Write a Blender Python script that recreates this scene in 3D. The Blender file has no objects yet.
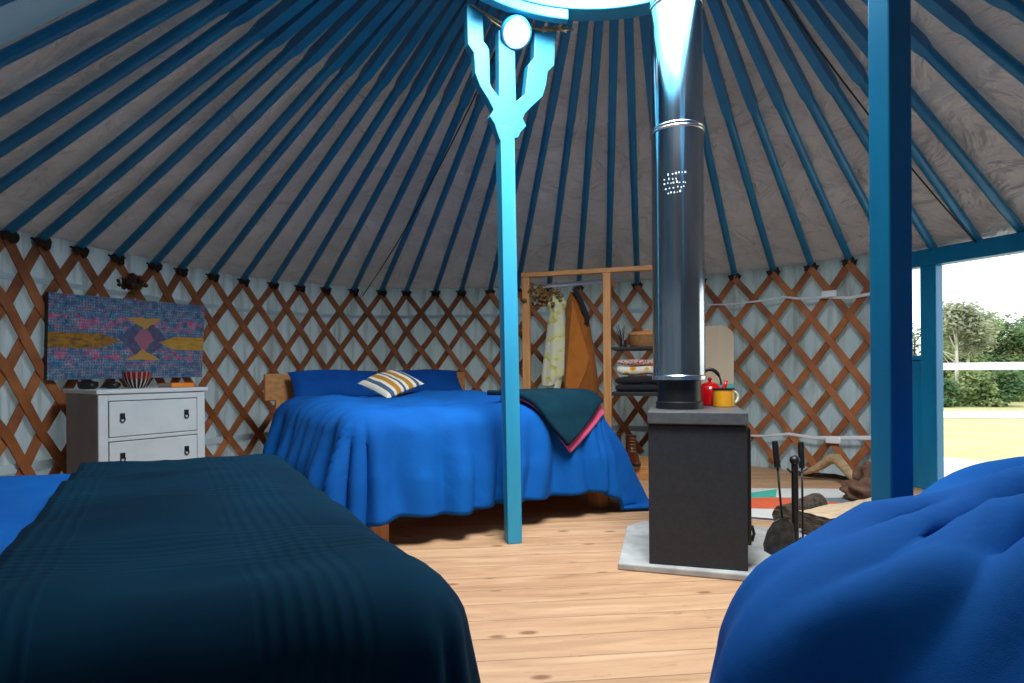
import bpy, math, random
from math import sin, cos, pi, radians, hypot, atan2, sqrt
from mathutils import Vector, Matrix, noise
random.seed(7)
S = bpy.context.scene
COL = S.collection

# ------------------------------------------------------------ camera, world, light, exposure
F, HY, PH, CH = 580.0, 370.0, 0.008, 0.8
cam = bpy.data.cameras.new('camera'); camo = bpy.data.objects.new('camera', cam); COL.objects.link(camo)
cam.sensor_width = 36; cam.lens = F/1024*36; cam.shift_y = (HY-341.5)/1024
cam.clip_start = 0.02; cam.clip_end = 300
camo.matrix_world = Matrix.Translation((0, 0, CH)) @ Matrix.Rotation(pi/2, 4, 'X') @ Matrix.Rotation(-PH, 4, 'Z')
S.camera = camo
W = bpy.data.worlds.new('world'); S.world = W; W.use_nodes = True
bg = W.node_tree.nodes['Background']; bg.inputs[0].default_value = (0.90, 0.96, 1.0, 1); bg.inputs[1].default_value = 2.4
S.view_settings.view_transform = 'Standard'; S.view_settings.look = 'None'
S.view_settings.gamma = 1; S.view_settings.use_curve_mapping = False
S.view_settings.exposure = -0.12
CX, CY = .38, 1.95            # centre of the yurt
def area(name, loc, size, size_y, power, color, target, shape='RECTANGLE'):
    l = bpy.data.lights.new(name, 'AREA'); l.shape = shape; l.size = size
    if shape == 'RECTANGLE': l.size_y = size_y
    l.energy = power; l.color = color
    o = bpy.data.objects.new(name, l); COL.objects.link(o); o.location = loc
    o.rotation_euler = (Vector(target)-Vector(loc)).to_track_quat('-Z', 'Y').to_euler(); return o
area('crown_daylight', (CX, CY, 2.95), 1.4, 1.4, 60, (.93, .98, 1.0), (CX, CY, 0), 'DISK')
area('crown_sky_glow', (.45, 1.42, 3.15), 1.1, 1.1, 155, (.93, .98, 1.0), (-.05, 3.6, .3), 'DISK')

# ------------------------------------------------------------ helpers
def uv(px, py):
    a = px-512; b = HY-py
    return a*cos(PH)+b*sin(PH), -a*sin(PH)+b*cos(PH)
def atZ(px, py, Z):
    u, v = uv(px, py); return Vector((u/F*Z, Z, CH+v/F*Z))
def atH(px, py, H):
    u, v = uv(px, py); Z = (H-CH)*F/v; return Vector((u/F*Z, Z, H))
def on_plane(px, py, p0, p1):         # vertical plane through two plan points
    u, v = uv(px, py); rx, ry = u/F, 1.0
    nx, ny = -(p1[1]-p0[1]), (p1[0]-p0[0])
    t = (nx*p0[0]+ny*p0[1])/(nx*rx+ny*ry)
    return Vector((rx*t, t, CH+v/F*t))
COEF = [3.1221, 0.4716, -0.2445, -0.0278, -0.164, 0.081, -0.0648, 0.0118, -0.0763, -0.0521, -0.0096, -0.0449, 0.0333]
def R(t):
    r = COEF[0]
    for k in range(1, 7): r += COEF[2*k-1]*cos(k*t)+COEF[2*k]*sin(k*t)
    return r
def wp(t, z=0, inset=0.0):
    r = R(t)-inset; return Vector((CX+r*sin(t), CY+r*cos(t), z))
def ang_px(px, z=.75):
    u = (px-512+1)/F; lo, hi = -1.9, 1.9
    f = lambda t: (lambda p: atan2(p.x, p.y)-atan2(u, 1))(wp(t))
    for _ in range(50):
        m = (lo+hi)/2
        if f(m) < 0: lo = m
        else: hi = m
    return (lo+hi)/2

WORLD = {}
class MB:
    def __init__(s): s.v = []; s.f = []; s.m = []; s.uv = None
    def add(s, vs, fs, mi=0):
        n = len(s.v); s.v += [Vector(v) for v in vs]; s.f += [tuple(i+n for i in f) for f in fs]; s.m += [mi]*len(fs); return s
    def box(s, c, size, rz=0, mi=0, M=None, taper=1.0):
        x, y, z = size[0]/2, size[1]/2, size[2]/2
        vs = []
        for k, (a, b, d) in enumerate([(-1,-1,-1),(1,-1,-1),(1,1,-1),(-1,1,-1),(-1,-1,1),(1,-1,1),(1,1,1),(-1,1,1)]):
            q = taper if d > 0 else 1
            p = Vector((a*x*q, b*y*q, d*z))
            p = (M @ p) if M else Matrix.Rotation(rz, 3, 'Z') @ p
            vs.append(p+Vector(c))
        return s.add(vs, [(0,3,2,1),(4,5,6,7),(0,1,5,4),(1,2,6,5),(2,3,7,6),(3,0,4,7)], mi)
    def sweep(s, pts, sec, normals, mi=0, cap=True, scl=None):
        """sec: list of (side, up) 2D; normals: up vector per point"""
        n = len(pts); k = len(sec); vs = []; fs = []
        for i, p in enumerate(pts):
            p = Vector(p); t = (Vector(pts[min(i+1, n-1)])-Vector(pts[max(i-1, 0)])).normalized()
            up = Vector(normals[i] if isinstance(normals, list) else normals); up = (up-t*up.dot(t)).normalized()
            side = t.cross(up); q = scl[i] if scl else 1
            for a, b in sec: vs.append(p+side*a*q+up*b*q)
        for i in range(n-1):
            for j in range(k):
                fs.append((i*k+j, i*k+(j+1) % k, (i+1)*k+(j+1) % k, (i+1)*k+j))
        if cap: fs += [tuple(range(k))[::-1], tuple((n-1)*k+j for j in range(k))]
        return s.add(vs, fs, mi)
    def tube(s, pts, r, seg=8, mi=0, up=None):
        rs = r if isinstance(r, list) else [r]*len(pts)
        pts = [Vector(p) for p in pts]
        d = (pts[-1]-pts[0]); d = d if d.length > 1e-6 else Vector((0, 0, 1))
        if up is None: up = Vector((0, 0, 1)) if abs(d.normalized().z) < .9 else Vector((0, 1, 0))
        return s.sweep(pts, [(cos(2*pi*j/seg), sin(2*pi*j/seg)) for j in range(seg)], up, mi, True, rs)
    def rect(s, pts, w, t, normals, mi=0):
        return s.sweep(pts, [(-w/2, -t/2), (w/2, -t/2), (w/2, t/2), (-w/2, t/2)], normals, mi)
    def lathe(s, prof, c, seg=32, mi=0, M=None):
        vs = []; fs = []; c = Vector(c)
        for r, z in prof:
            for j in range(seg):
                a = 2*pi*j/seg; p = Vector((max(r, 1e-4)*cos(a), max(r, 1e-4)*sin(a), z))
                vs.append(((M @ p) if M else p)+c)
        for i in range(len(prof)-1):
            for j in range(seg): fs.append((i*seg+j, i*seg+(j+1) % seg, (i+1)*seg+(j+1) % seg, (i+1)*seg+j))
        fs += [tuple(range(seg))[::-1], tuple((len(prof)-1)*seg+j for j in range(seg))]
        return s.add(vs, fs, mi)
    def prism(s, poly, ext, mi=0):
        n = len(poly); ext = Vector(ext); a = [Vector(p) for p in poly]
        return s.add(a+[p+ext for p in a], [tuple(range(n))[::-1], tuple(range(n, 2*n))]+[(i, (i+1) % n, n+(i+1) % n, n+i) for i in range(n)], mi)
    def blob(s, c, r, sub=2, mi=0, amp=.15, fr=2.0, seed=0):
        import bmesh
        bm = bmesh.new(); bmesh.ops.create_icosphere(bm, subdivisions=sub, radius=1)
        r = Vector(r) if not isinstance(r, (int, float)) else Vector((r, r, r))
        vs = []
        for v in bm.verts:
            k = 1+amp*noise.noise(v.co*fr+Vector((seed, seed*.7, 0))); vs.append(Vector((v.co.x*r.x*k, v.co.y*r.y*k, v.co.z*r.z*k))+Vector(c))
        fs = [tuple(v.index for v in f.verts) for f in bm.faces]; bm.free()
        return s.add(vs, fs, mi)
    def build(s, name, mats, parent=None, smooth=False, bevel=0, solid=0, uvs=None, sub=0, auto=None):
        me = bpy.data.meshes.new(name)
        xs = [v.x for v in s.v]; ys = [v.y for v in s.v]; zs = [v.z for v in s.v]
        c = Vector(((min(xs)+max(xs))/2, (min(ys)+max(ys))/2, min(zs)))
        me.from_pydata([v-c for v in s.v], [], s.f)
        for m in (mats if isinstance(mats, (list, tuple)) else [mats]): me.materials.append(m)
        for p, mi in zip(me.polygons, s.m): p.material_index = mi; p.use_smooth = smooth
        if uvs:
            l = me.uv_layers.new(name='UVMap')
            for lp in me.loops: l.data[lp.index].uv = uvs[lp.vertex_index]
        o = bpy.data.objects.new(name, me); COL.objects.link(o)
        WORLD[o.name] = c; o.location = c
        if parent: o.parent = parent; o.location = c-WORLD[parent.name]
        if solid: md = o.modifiers.new('solid', 'SOLIDIFY'); md.thickness = solid; md.offset = -1
        if bevel: md = o.modifiers.new('bevel', 'BEVEL'); md.width = bevel; md.segments = 2; md.limit_method = 'ANGLE'; md.angle_limit = radians(40)
        if sub: md = o.modifiers.new('subsurf', 'SUBSURF'); md.levels = sub; md.render_levels = sub
        if auto: me.polygons.foreach_set('use_smooth', [True]*len(me.polygons)); me.set_sharp_from_angle(angle=radians(auto))
        return o
def tag(o, label, cat, group=None):
    o['label'] = label; o['category'] = cat
    if group: o['group'] = group
    return o
def thing(name, label, cat, loc, group=None):
    o = bpy.data.objects.new(name, None); COL.objects.link(o); o.location = loc; o.empty_display_size = .1
    WORLD[o.name] = Vector(loc); return tag(o, label, cat, group)
def struct(o): o['kind'] = 'structure'; return o

# ------------------------------------------------------------ materials
def lin(c): return tuple((x/255/12.92 if x/255 <= .04045 else ((x/255+.055)/1.055)**2.4) for x in c)
class NT:
    def __init__(s, name):
        s.m = bpy.data.materials.new(name); s.m.use_nodes = True; s.t = s.m.node_tree; s.n = s.t.nodes; s.l = s.t.links
        s.b = s.n['Principled BSDF']; s.out = s.n['Material Output']
    def N(s, typ, **k):
        n = s.n.new(typ)
        for a, v in k.items(): setattr(n, a, v)
        return n
    def L(s, a, b): s.l.new(a, b); return b
    def coord(s, scale=(1, 1, 1), rot=(0, 0, 0), kind='Object'):
        tc = s.N('ShaderNodeTexCoord'); mp = s.N('ShaderNodeMapping'); mp.inputs['Scale'].default_value = scale; mp.inputs['Rotation'].default_value = rot
        s.L(tc.outputs[kind], mp.inputs[0]); return mp.outputs[0]
    def noise(s, co, scale=5, detail=4, rough=.5, dist=0):
        n = s.N('ShaderNodeTexNoise'); n.inputs['Scale'].default_value = scale; n.inputs['Detail'].default_value = detail
        n.inputs['Roughness'].default_value = rough; n.inputs['Distortion'].default_value = dist; s.L(co, n.inputs['Vector']); return n.outputs[0]
    def ramp(s, fac, stops, mode='LINEAR'):
        r = s.N('ShaderNodeValToRGB'); r.color_ramp.interpolation = mode; e = r.color_ramp.elements
        while len(e) < len(stops): e.new(.5)
        for q, (p, c) in zip(e, stops): q.position = p; q.color = (*c, 1) if len(c) == 3 else c
        s.L(fac, r.inputs[0]); return r.outputs[0]
    def mix(s, fac, a, b, mode='MIX'):
        m = s.N('ShaderNodeMix', data_type='RGBA', blend_type=mode)
        for x, sock in ((fac, m.inputs['Factor']), (a, m.inputs['A']), (b, m.inputs['B'])):
            if hasattr(x, 'links'): s.L(x, sock)
            elif isinstance(x, (int, float)): sock.default_value = x
            else: sock.default_value = (*x, 1)
        return m.outputs['Result']
    def math(s, op, a, b=0.0, c=None):
        m = s.N('ShaderNodeMath', operation=op)
        for x, sock in zip((a, b, c), m.inputs):
            if x is None: continue
            if hasattr(x, 'links'): s.L(x, sock)
            else: sock.default_value = x
        return m.outputs[0]
    def bump(s, h, strength=.3, dist=.01, normal=None):
        b = s.N('ShaderNodeBump'); b.inputs['Strength'].default_value = strength; b.inputs['Distance'].default_value = dist
        s.L(h, b.inputs['Height'])
        if normal: s.L(normal, b.inputs['Normal'])
        s.L(b.outputs[0], s.b.inputs['Normal']); return b.outputs[0]
    def base(s, c):
        if hasattr(c, 'links'): s.L(c, s.b.inputs['Base Color'])
        else: s.b.inputs['Base Color'].default_value = (*c, 1)
    def set(s, rough=.6, metal=0, spec=.5, sheen=0):
        s.b.inputs['Roughness'].default_value = rough; s.b.inputs['Metallic'].default_value = metal
        s.b.inputs['Specular IOR Level'].default_value = spec; s.b.inputs['Sheen Weight'].default_value = sheen; return s
def vary(name, c1, c2, scale=6, rough=.6, bump=.15, metal=0, stretch=(1, 1, 1), spec=.4, dist=.004, sheen=0, detail=4):
    t = NT(name); co = t.coord(stretch); n = t.noise(co, scale, detail)
    t.base(t.ramp(n, [(.3, lin(c1)), (.7, lin(c2))])); t.set(rough, metal, spec, sheen)
    if bump: t.bump(n, bump, dist)
    return t.m
def fabric(name, c1, c2, rough=.9, wrinkle=.35, weave=900, sheen=.15, scale=3):
    t = NT(name); co = t.coord(); n = t.noise(co, scale, 5, .55, .6)
    t.base(t.ramp(n, [(.3, lin(c1)), (.7, lin(c2))])); t.set(rough, 0, .2, sheen)
    n2 = t.noise(co, weave, 1); h = t.math('ADD', t.math('MULTIPLY', n, 1.0), t.math('MULTIPLY', n2, .03))
    t.bump(h, wrinkle, .03); return t.m
M = {}
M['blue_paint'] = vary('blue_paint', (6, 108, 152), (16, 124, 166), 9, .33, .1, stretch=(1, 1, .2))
M['blue_paint_lit'] = vary('blue_paint_lit', (40, 138, 174), (50, 150, 184), 9, .45, .1, stretch=(1, 1, .2))  # same blue paint in a lighter copy, as lit on middle post and ring
M['lattice'] = vary('lattice', (124, 70, 40), (184, 114, 66), 5, .6, .2, stretch=(1, 1, 1), detail=6)
M['lattice_end'] = vary('rope_dark', (38, 26, 20), (70, 46, 34), 40, .9, .4)
M['pine'] = vary('pine', (176, 118, 66), (206, 148, 92), 6, .55, .15, stretch=(6, 6, .6), detail=6)
M['pine_x'] = vary('pine_rail', (176, 118, 66), (206, 148, 92), 6, .55, .15, stretch=(.6, 6, 6), detail=6)
M['stove'] = vary('stove_steel', (38, 41, 46), (46, 49, 54), 60, .5, .05, spec=.35)
M['top_steel'] = vary('stove_top_steel', (70, 73, 76), (88, 90, 92), 40, .38, .1, spec=.6)
M['iron'] = vary('black_iron', (14, 14, 15), (24, 24, 26), 30, .45, .15, spec=.5)
M['slab'] = vary('slab_stone', (150, 150, 148), (188, 188, 184), 12, .8, .3, detail=8)
M['white_paint'] = vary('white_paint', (192, 202, 208), (206, 214, 218), 8, .5, .05)
M['dark_seam'] = vary('shadow_gap_paint', (60, 66, 72), (70, 76, 82), 8, .7, 0)
M['blue_duvet'] = fabric('blue_duvet', (1, 76, 152), (2, 90, 168), .85, .35, 900, .0)
M['pillow'] = fabric('pillow_cotton', (1, 66, 144), (2, 78, 160), .85, .3, 900, .0, 6)
M['teal_throw'] = fabric('teal_throw', (1, 36, 52), (2, 46, 60), .95, .3, 500, .0, 8)
M['pink'] = fabric('pink_cloth', (206, 70, 112), (224, 92, 132), .9, .2)
M['charcoal'] = fabric('charcoal_cloth', (26, 28, 32), (40, 42, 46), .95, .3)
M['mattress'] = fabric('mattress_cloth', (170, 170, 168), (190, 190, 186), .9, .2)
M['brown_jacket'] = fabric('brown_jacket', (124, 70, 26), (148, 86, 34), .9, .4, 600, .1, 9)
M['red_enamel'] = vary('red_enamel', (170, 8, 14), (190, 14, 20), 5, .18, 0, spec=.6)
M['yellow_enamel'] = vary('yellow_enamel', (222, 150, 22), (232, 164, 34), 5, .2, 0, spec=.6)
M['cream_enamel'] = vary('cream_enamel', (226, 216, 180), (236, 228, 196), 5, .25, 0)
M['leather'] = vary('brown_leather', (66, 28, 14), (96, 44, 22), 14, .38, .3)
M['rubber'] = vary('dark_sole', (24, 18, 16), (36, 28, 24), 20, .8, .1)
M['chrome'] = vary('bright_metal', (205, 208, 212), (222, 224, 228), 5, .22, 0, metal=1)
M['white_plastic'] = vary('white_plastic', (226, 228, 230), (238, 240, 242), 5, .4, 0)
M['twine'] = vary('twine', (150, 116, 78), (186, 152, 108), 60, .9, .4)
M['cord'] = vary('dark_cord', (40, 34, 30), (56, 48, 44), 60, .9, .1)
M['orange_book'] = vary('orange_cover', (220, 120, 20), (232, 136, 30), 5, .6, .05)
M['paper'] = vary('paper', (214, 204, 184), (228, 220, 204), 60, .8, .1)
M['dried'] = vary('dried_flowers', (92, 66, 36), (150, 118, 66), 40, .95, .3)
M['dark_dried'] = vary('dark_dried_flowers', (58, 40, 30), (100, 66, 48), 40, .95, .3)
M['bark'] = vary('bark', (42, 34, 28), (92, 76, 62), 22, .95, .8, stretch=(1, 1, 3), dist=.02, detail=8)
M['split_wood'] = vary('split_wood', (178, 150, 120), (216, 192, 160), 14, .8, .4, stretch=(1, 6, 6), detail=7)
M['driftwood'] = vary('driftwood', (150, 122, 88), (190, 160, 120), 10, .7, .2, stretch=(1, 4, 4), detail=6)
M['canvas_strap'] = vary('canvas_strap', (192, 214, 224), (204, 222, 230), 12, .9, .1)
M['white_cable'] = vary('white_cable', (216, 220, 228), (228, 230, 236), 12, .6, .1)
M['wicker'] = vary('wicker', (112, 78, 44), (160, 116, 70), 60, .85, .6, stretch=(1, 1, 3))
M['rock'] = vary('brown_rock', (66, 44, 34), (122, 88, 68), 14, .85, .6, dist=.02, detail=8)

def canvas(name, c1, c2, trans, bumps=.5, stretch=(1, 1, .25), sc=3, stain=None, dist=.04, cs=2.0):
    t = NT(name); co = t.coord(stretch); n = t.noise(co, sc, 6, .55, .8)
    col = t.ramp(n, [(.3, lin(c1)), (.7, lin(c2))])
    if stain:
        n3 = t.noise(t.coord((7, 7, .8)), 2.2, 5, .6); col = t.mix(t.ramp(n3, [(.48, (0, 0, 0)), (.66, (1, 1, 1))]), col, lin(stain))
    t.base(col); t.set(.95, 0, .1)
    wv = t.noise(t.coord((1.0, 1.0, 1.0)), cs, 3, .5, 2.5)
    bn = t.bump(t.math('ADD', n, wv), bumps, dist)
    tr = t.N('ShaderNodeBsdfTranslucent'); t.L(col, tr.inputs[0]); mx = t.N('ShaderNodeMixShader'); mx.inputs[0].default_value = trans
    t.L(t.b.outputs[0], mx.inputs[1]); t.L(tr.outputs[0], mx.inputs[2]); t.L(mx.outputs[0], t.out.inputs[0]); return t.m
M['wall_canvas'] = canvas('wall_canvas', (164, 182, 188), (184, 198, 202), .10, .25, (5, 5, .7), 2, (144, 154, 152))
M['wall_canvas_dark'] = canvas('wall_canvas_dark', (132, 132, 130), (150, 150, 148), .03, .25, (5, 5, .7), 2)  # canvas of the unseen side wall, darkened to cut bounce light
M['roof_canvas'] = canvas('roof_canvas', (172, 167, 163), (194, 189, 184), .05, 1.0, (1, 1, 1), 2.2, dist=.10, cs=3.2)
M['roof_canvas_blue'] = canvas('roof_canvas_blue', (112, 140, 156), (126, 152, 166), .12, .4, (1, 1, 1), 2)

# floor boards
t = NT('floor_boards'); co = t.coord((1, 1, 1), (0, 0, -radians(5.5)), 'Object')
sx = t.N('ShaderNodeSeparateXYZ'); t.L(co, sx.inputs[0]); BW = .128
row = t.math('DIVIDE', sx.outputs[1], BW); rid = t.math('FLOOR', row); fr = t.math('FRACT', row)
wn = t.N('ShaderNodeTexWhiteNoise', noise_dimensions='1D'); t.L(rid, wn.inputs['W'])
cb = t.N('ShaderNodeCombineXYZ'); t.L(t.math('ADD', t.math('MULTIPLY', sx.outputs[0], .55), t.math('MULTIPLY', wn.outputs[0], 37.0)), cb.inputs[0]); t.L(t.math('MULTIPLY', sx.outputs[1], 5.0), cb.inputs[1]); t.L(rid, cb.inputs[2])
g = t.noise(cb.outputs[0], 3.2, 8, .6, 1.2)
col = t.ramp(g, [(.25, lin((152, 112, 80))), (.5, lin((186, 144, 108))), (.75, lin((208, 170, 134)))])
col = t.mix(t.math('MULTIPLY', wn.outputs[0], .35), col, lin((216, 176, 142)))
vo = t.N('ShaderNodeTexVoronoi'); cb2 = t.N('ShaderNodeCombineXYZ')
t.L(t.math('ADD', t.math('MULTIPLY', sx.outputs[0], 2.0), t.math('MULTIPLY', wn.outputs[0], 11.0)), cb2.inputs[0]); t.L(t.math('MULTIPLY', sx.outputs[1], 4.6), cb2.inputs[1]); t.L(cb2.outputs[0], vo.inputs['Vector'])
vo.inputs['Scale'].default_value = 1.7
kn = t.ramp(vo.outputs['Distance'], [(.06, (1, 1, 1)), (.125, (0, 0, 0))])
col = t.mix(t.math('MULTIPLY', kn, .75), col, lin((112, 66, 38)))
n9 = t.noise(cb.outputs[0], 9, 4, .7, 2.5); col = t.mix(t.ramp(n9, [(.62, (0, 0, 0)), (.72, (.7, .7, .7))]), col, lin((120, 76, 48)))
seam = t.ramp(t.math('ABSOLUTE', t.math('SUBTRACT', fr, .5)), [(.482, (0, 0, 0)), (.494, (1, 1, 1))])
col = t.mix(t.math('MULTIPLY', seam, .8), col, lin((104, 70, 46)))
t.base(col); t.set(.55, 0, .35); t.bump(t.math('SUBTRACT', t.math('MULTIPLY', g, .15), seam), .5, .004); M['floor'] = t.m
M['deck'] = vary('overexposed_deck', (214, 210, 202), (230, 226, 218), 3, .7, .1)  # near-white colour carries the overexposed glare on the deck
M['grass'] = vary('pale_meadow', (186, 182, 124), (208, 202, 148), .8, .95, .3, detail=8)
M['track'] = vary('pale_track', (222, 220, 208), (232, 230, 220), .5, .9, 0)

# chimney steel
t = NT('flue_steel'); co = t.coord((1, 1, .15)); n = t.noise(co, 14, 4)
t.base(t.ramp(n, [(.3, lin((168, 176, 184))), (.7, lin((196, 202, 208)))])); t.set(.16, 1, .5)
t.L(t.ramp(n, [(.3, (.10,)*3), (.75, (.2,)*3)]), t.b.inputs['Roughness']); M['flue'] = t.m

# ------------------------------------------------------------ nodes round the wall
TOPX = [2, 36, 75, 113, 151, 178, 210, 241, 271, 298, 324, 352, 380, 405, 434, 460, 489, 516, 548, 578, 608, 637, 668, 701, 735, 774, 812.5, 851, 893]
ANG = [ang_px(x) for x in TOPX]
def pole_line_y0(th):        # image y at which the pole of this angle crosses x = 0
    best = None
    A = wp(th, 1.56, .05); B = Vector((CX, CY, 2.88))
    for i in range(400):
        p = A.lerp(B, i/500)
        if p.y < .05: continue
        x = 512+F*p.x/p.y; y = HY-F*(p.z-CH)/p.y
        if x >= 0: return y
    return -999
left = []
for ty in (185, 150, 109, 60):
    lo, hi = radians(-130), ANG[0]
    for _ in range(40):
        m = (lo+hi)/2
        if pole_line_y0(m) < ty: lo = m
        else: hi = m
    left.append((lo+hi)/2)
ANGL = left[::-1]
a = ANGL[0]
while a > radians(-178): a -= radians(5.6); ANGL.insert(0, a)
ANGR = [ang_px(934.5), ang_px(980), ang_px(1026)]
a = ANGR[-1]
while a < ANGL[0]+2*pi-radians(8): a += radians(6); ANGR.append(a)
ALLP = ANGL+ANG+ANGR
I0 = len(ANGL)
def nang(i):                 # fractional node index -> angle (0 = first measured node)
    k = i+I0; j = int(math.floor(k)); j = max(0, min(len(ALLP)-2, j)); return ALLP[j]+(ALLP[j+1]-ALLP[j])*(k-j)

# ------------------------------------------------------------ setting: floor, walls, roof
mb = MB(); n = 180
ring = [wp(2*pi*i/n, 0, -.03) for i in range(n)]
mb.add([Vector((CX, CY, 0))]+ring+[p-Vector((0, 0, .08)) for p in ring], [(0, 1+i, 1+(i+1) % n) for i in range(n)]+[(1+i, n+1+i, n+1+(i+1) % n, 1+(i+1) % n) for i in range(n)])
# n order: face normals up
mb.f = [tuple(reversed(f)) for f in mb.f]
struct(mb.build('floor', M['floor']))
D0 = Vector((2.60, 4.02, 0)); D1 = Vector((3.42, 2.27, 0)); DD = (D1-D0).normalized(); DN = Vector((DD.y, -DD.x, 0))   # DN points inward
if DN.dot(Vector((CX, CY, 0))-D0) < 0: DN = -DN
def door_pt(px):
    u = (px-512+1)/F; # X = u*Z on D0 + s*DD
    s = (u*D0.y-D0.x)/(DD.x-u*DD.y); return s
tA = atan2(D0.x-CX, D0.y-CY); tB = atan2(D1.x-CX, D1.y-CY)
RA, RB = radians(180), radians(180)
def arc_wall(name, t0, t1, z0, z1, mat):
    mb = MB(); k = max(4, int(abs(t1-t0)/radians(1))); nz = 14; vs = []; fs = []
    for i in range(k+1):
        t = t0+(t1-t0)*i/k
        for j in range(nz+1):
            z = z0+(z1-z0)*j/nz; vs.append(wp(t, z, .012*noise.noise(Vector((t*9, z*.8, 0)))))
    for i in range(k):
        for j in range(nz): fs.append((i*(nz+1)+j, i*(nz+1)+j+1, (i+1)*(nz+1)+j+1, (i+1)*(nz+1)+j))
    mb.add(vs, fs); return struct(mb.build(name, mat, smooth=True))
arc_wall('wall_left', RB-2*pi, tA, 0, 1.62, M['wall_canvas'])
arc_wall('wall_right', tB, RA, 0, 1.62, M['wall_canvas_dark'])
# cone roof: straight rafters from wall to the crown, cloth lying on top, hanging a little between them
ZA, ZW, RC = 2.90, 1.55, .81
def roof_pt(t, s, dz=0.0):      # s 0 wall .. 1 apex
    p = wp(t, ZW); q = Vector((CX, CY, ZA)); r = p.lerp(q, s); r.z += dz; return r
def s_crown(t): return 1-RC/R(t)
def roof(name, t0, t1, mat):
    mb = MB(); k = int(abs(t1-t0)/radians(.8)); ns = 26; vs = []; fs = []
    for i in range(k+1):
        t = t0+(t1-t0)*i/k
        for j in range(ns+1):
            s = -.03+(s_crown(t)+.03)*j/ns
            vs.append(roof_pt(t, s, .05+.012*noise.noise(Vector((t*14, s*6, 0)))))
    for i in range(k):
        for j in range(ns): fs.append((i*(ns+1)+j, i*(ns+1)+j+1, (i+1)*(ns+1)+j+1, (i+1)*(ns+1)+j))
    mb.add(vs, fs); return struct(mb.build(name, mat, smooth=True))
roof('ceiling', ANGL[-4], ANGL[-4]+2*pi-radians(60), M['roof_canvas'])
roof('ceiling_panel', ANGL[-4]-radians(60), ANGL[-4], M['roof_canvas_blue'])

# straps of the wall cover behind the lattice
def strap(name, t0, t1, zf, w, label, mat='canvas_strap', inset=.016):
    k = 90; pts = [wp(t0+(t1-t0)*i/k, zf(i/k), inset) for i in range(k+1)]
    nr = [(Vector((CX, CY, 0))-Vector((p.x, p.y, 0))).normalized() for p in pts]
    mb = MB().rect(pts, w, .004, nr); return tag(mb.build(name, M[mat]), label, 'strap')
strap('wall_strap', ANG[0]-.3, nang(21.5), lambda q: 1.325+.01*sin(q*9), .03, 'pale blue strap running behind the upper part of the left wooden lattice')
strap('wall_strap', ANG[0]-.3, nang(21.5), lambda q: .27+.01*sin(q*11), .05, 'pale blue strap running low behind the left wooden lattice')

# ------------------------------------------------------------ lattice walls
def lattice(name, i0, i1, z_off, inset, label):
    root = thing(name, label, 'lattice wall', wp(nang((i0+i1)/2), 0, inset))
    dz = .18; J = 8
    def path(i, d):
        pts = []; m = 2
        jj = [-.12]+[x/m for x in range(0, J*m+1)]+[J+.25]
        for j in jj:
            k = i+d*j/2
            if k < i0-.01 or k > i1+.01: continue
            pts.append((k, 1.535+z_off-j*dz))
        return pts
    k = math.floor(i0)-4
    while k <= i1+4:
        for d in (1, -1):
            pt = path(k, d)
            if len(pt) < 3: continue
            ins = inset+(.016 if d > 0 else 0)
            P = [wp(nang(a), z, ins) for a, z in pt]
            nr = [(Vector((CX, CY, 0))-Vector((p.x, p.y, 0))).normalized() for p in P]
            mb = MB().rect(P, .05, .013, nr)
            # small pegs where slats cross
            mb.build('slat', M['lattice'], root, bevel=.003)
        k += 1
    return root
lattice('lattice_wall', -3, 16.5, 0, .03, 'wooden trellis lattice behind the chest of drawers and the far bed')
lattice('lattice_wall', 15.6, 28.3, -.0, .062, 'wooden trellis lattice behind the stove and clothes rack')

# ------------------------------------------------------------ roof poles
def pole(t, label, group=None, low=0.0):
    A = roof_pt(t, low); B = roof_pt(t, s_crown(t)-.005)
    A.z -= .0; L = (B-A).length; n1 = (B-A).normalized()
    root = thing('roof_pole', label, 'roof pole', A, group)
    mid = A.lerp(B, 1-.82/L); upv = Vector((0, 0, 1))
    mb = MB(); sec = [(cos(2*pi*j/10), sin(2*pi*j/10)) for j in range(10)]
    r0 = .0245; A0 = A-n1*.02
    mb.sweep([A0, mid+n1*.03], [(a*r0, b*r0) for a, b in sec], upv)
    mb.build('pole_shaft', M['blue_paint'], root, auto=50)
    mb = MB(); w, h = .046, .054
    mb.sweep([mid-n1*.02, mid+n1*.05, B], [(-w/2, -h/2), (w/2, -h/2), (w/2, h/2), (-w/2, h/2)], upv, scl=[.72, 1, 1])
    mb.build('squared_pole_head', M['blue_paint'], root, bevel=.004)
    return root, A
vis = range(0, len(ALLP))
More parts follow.
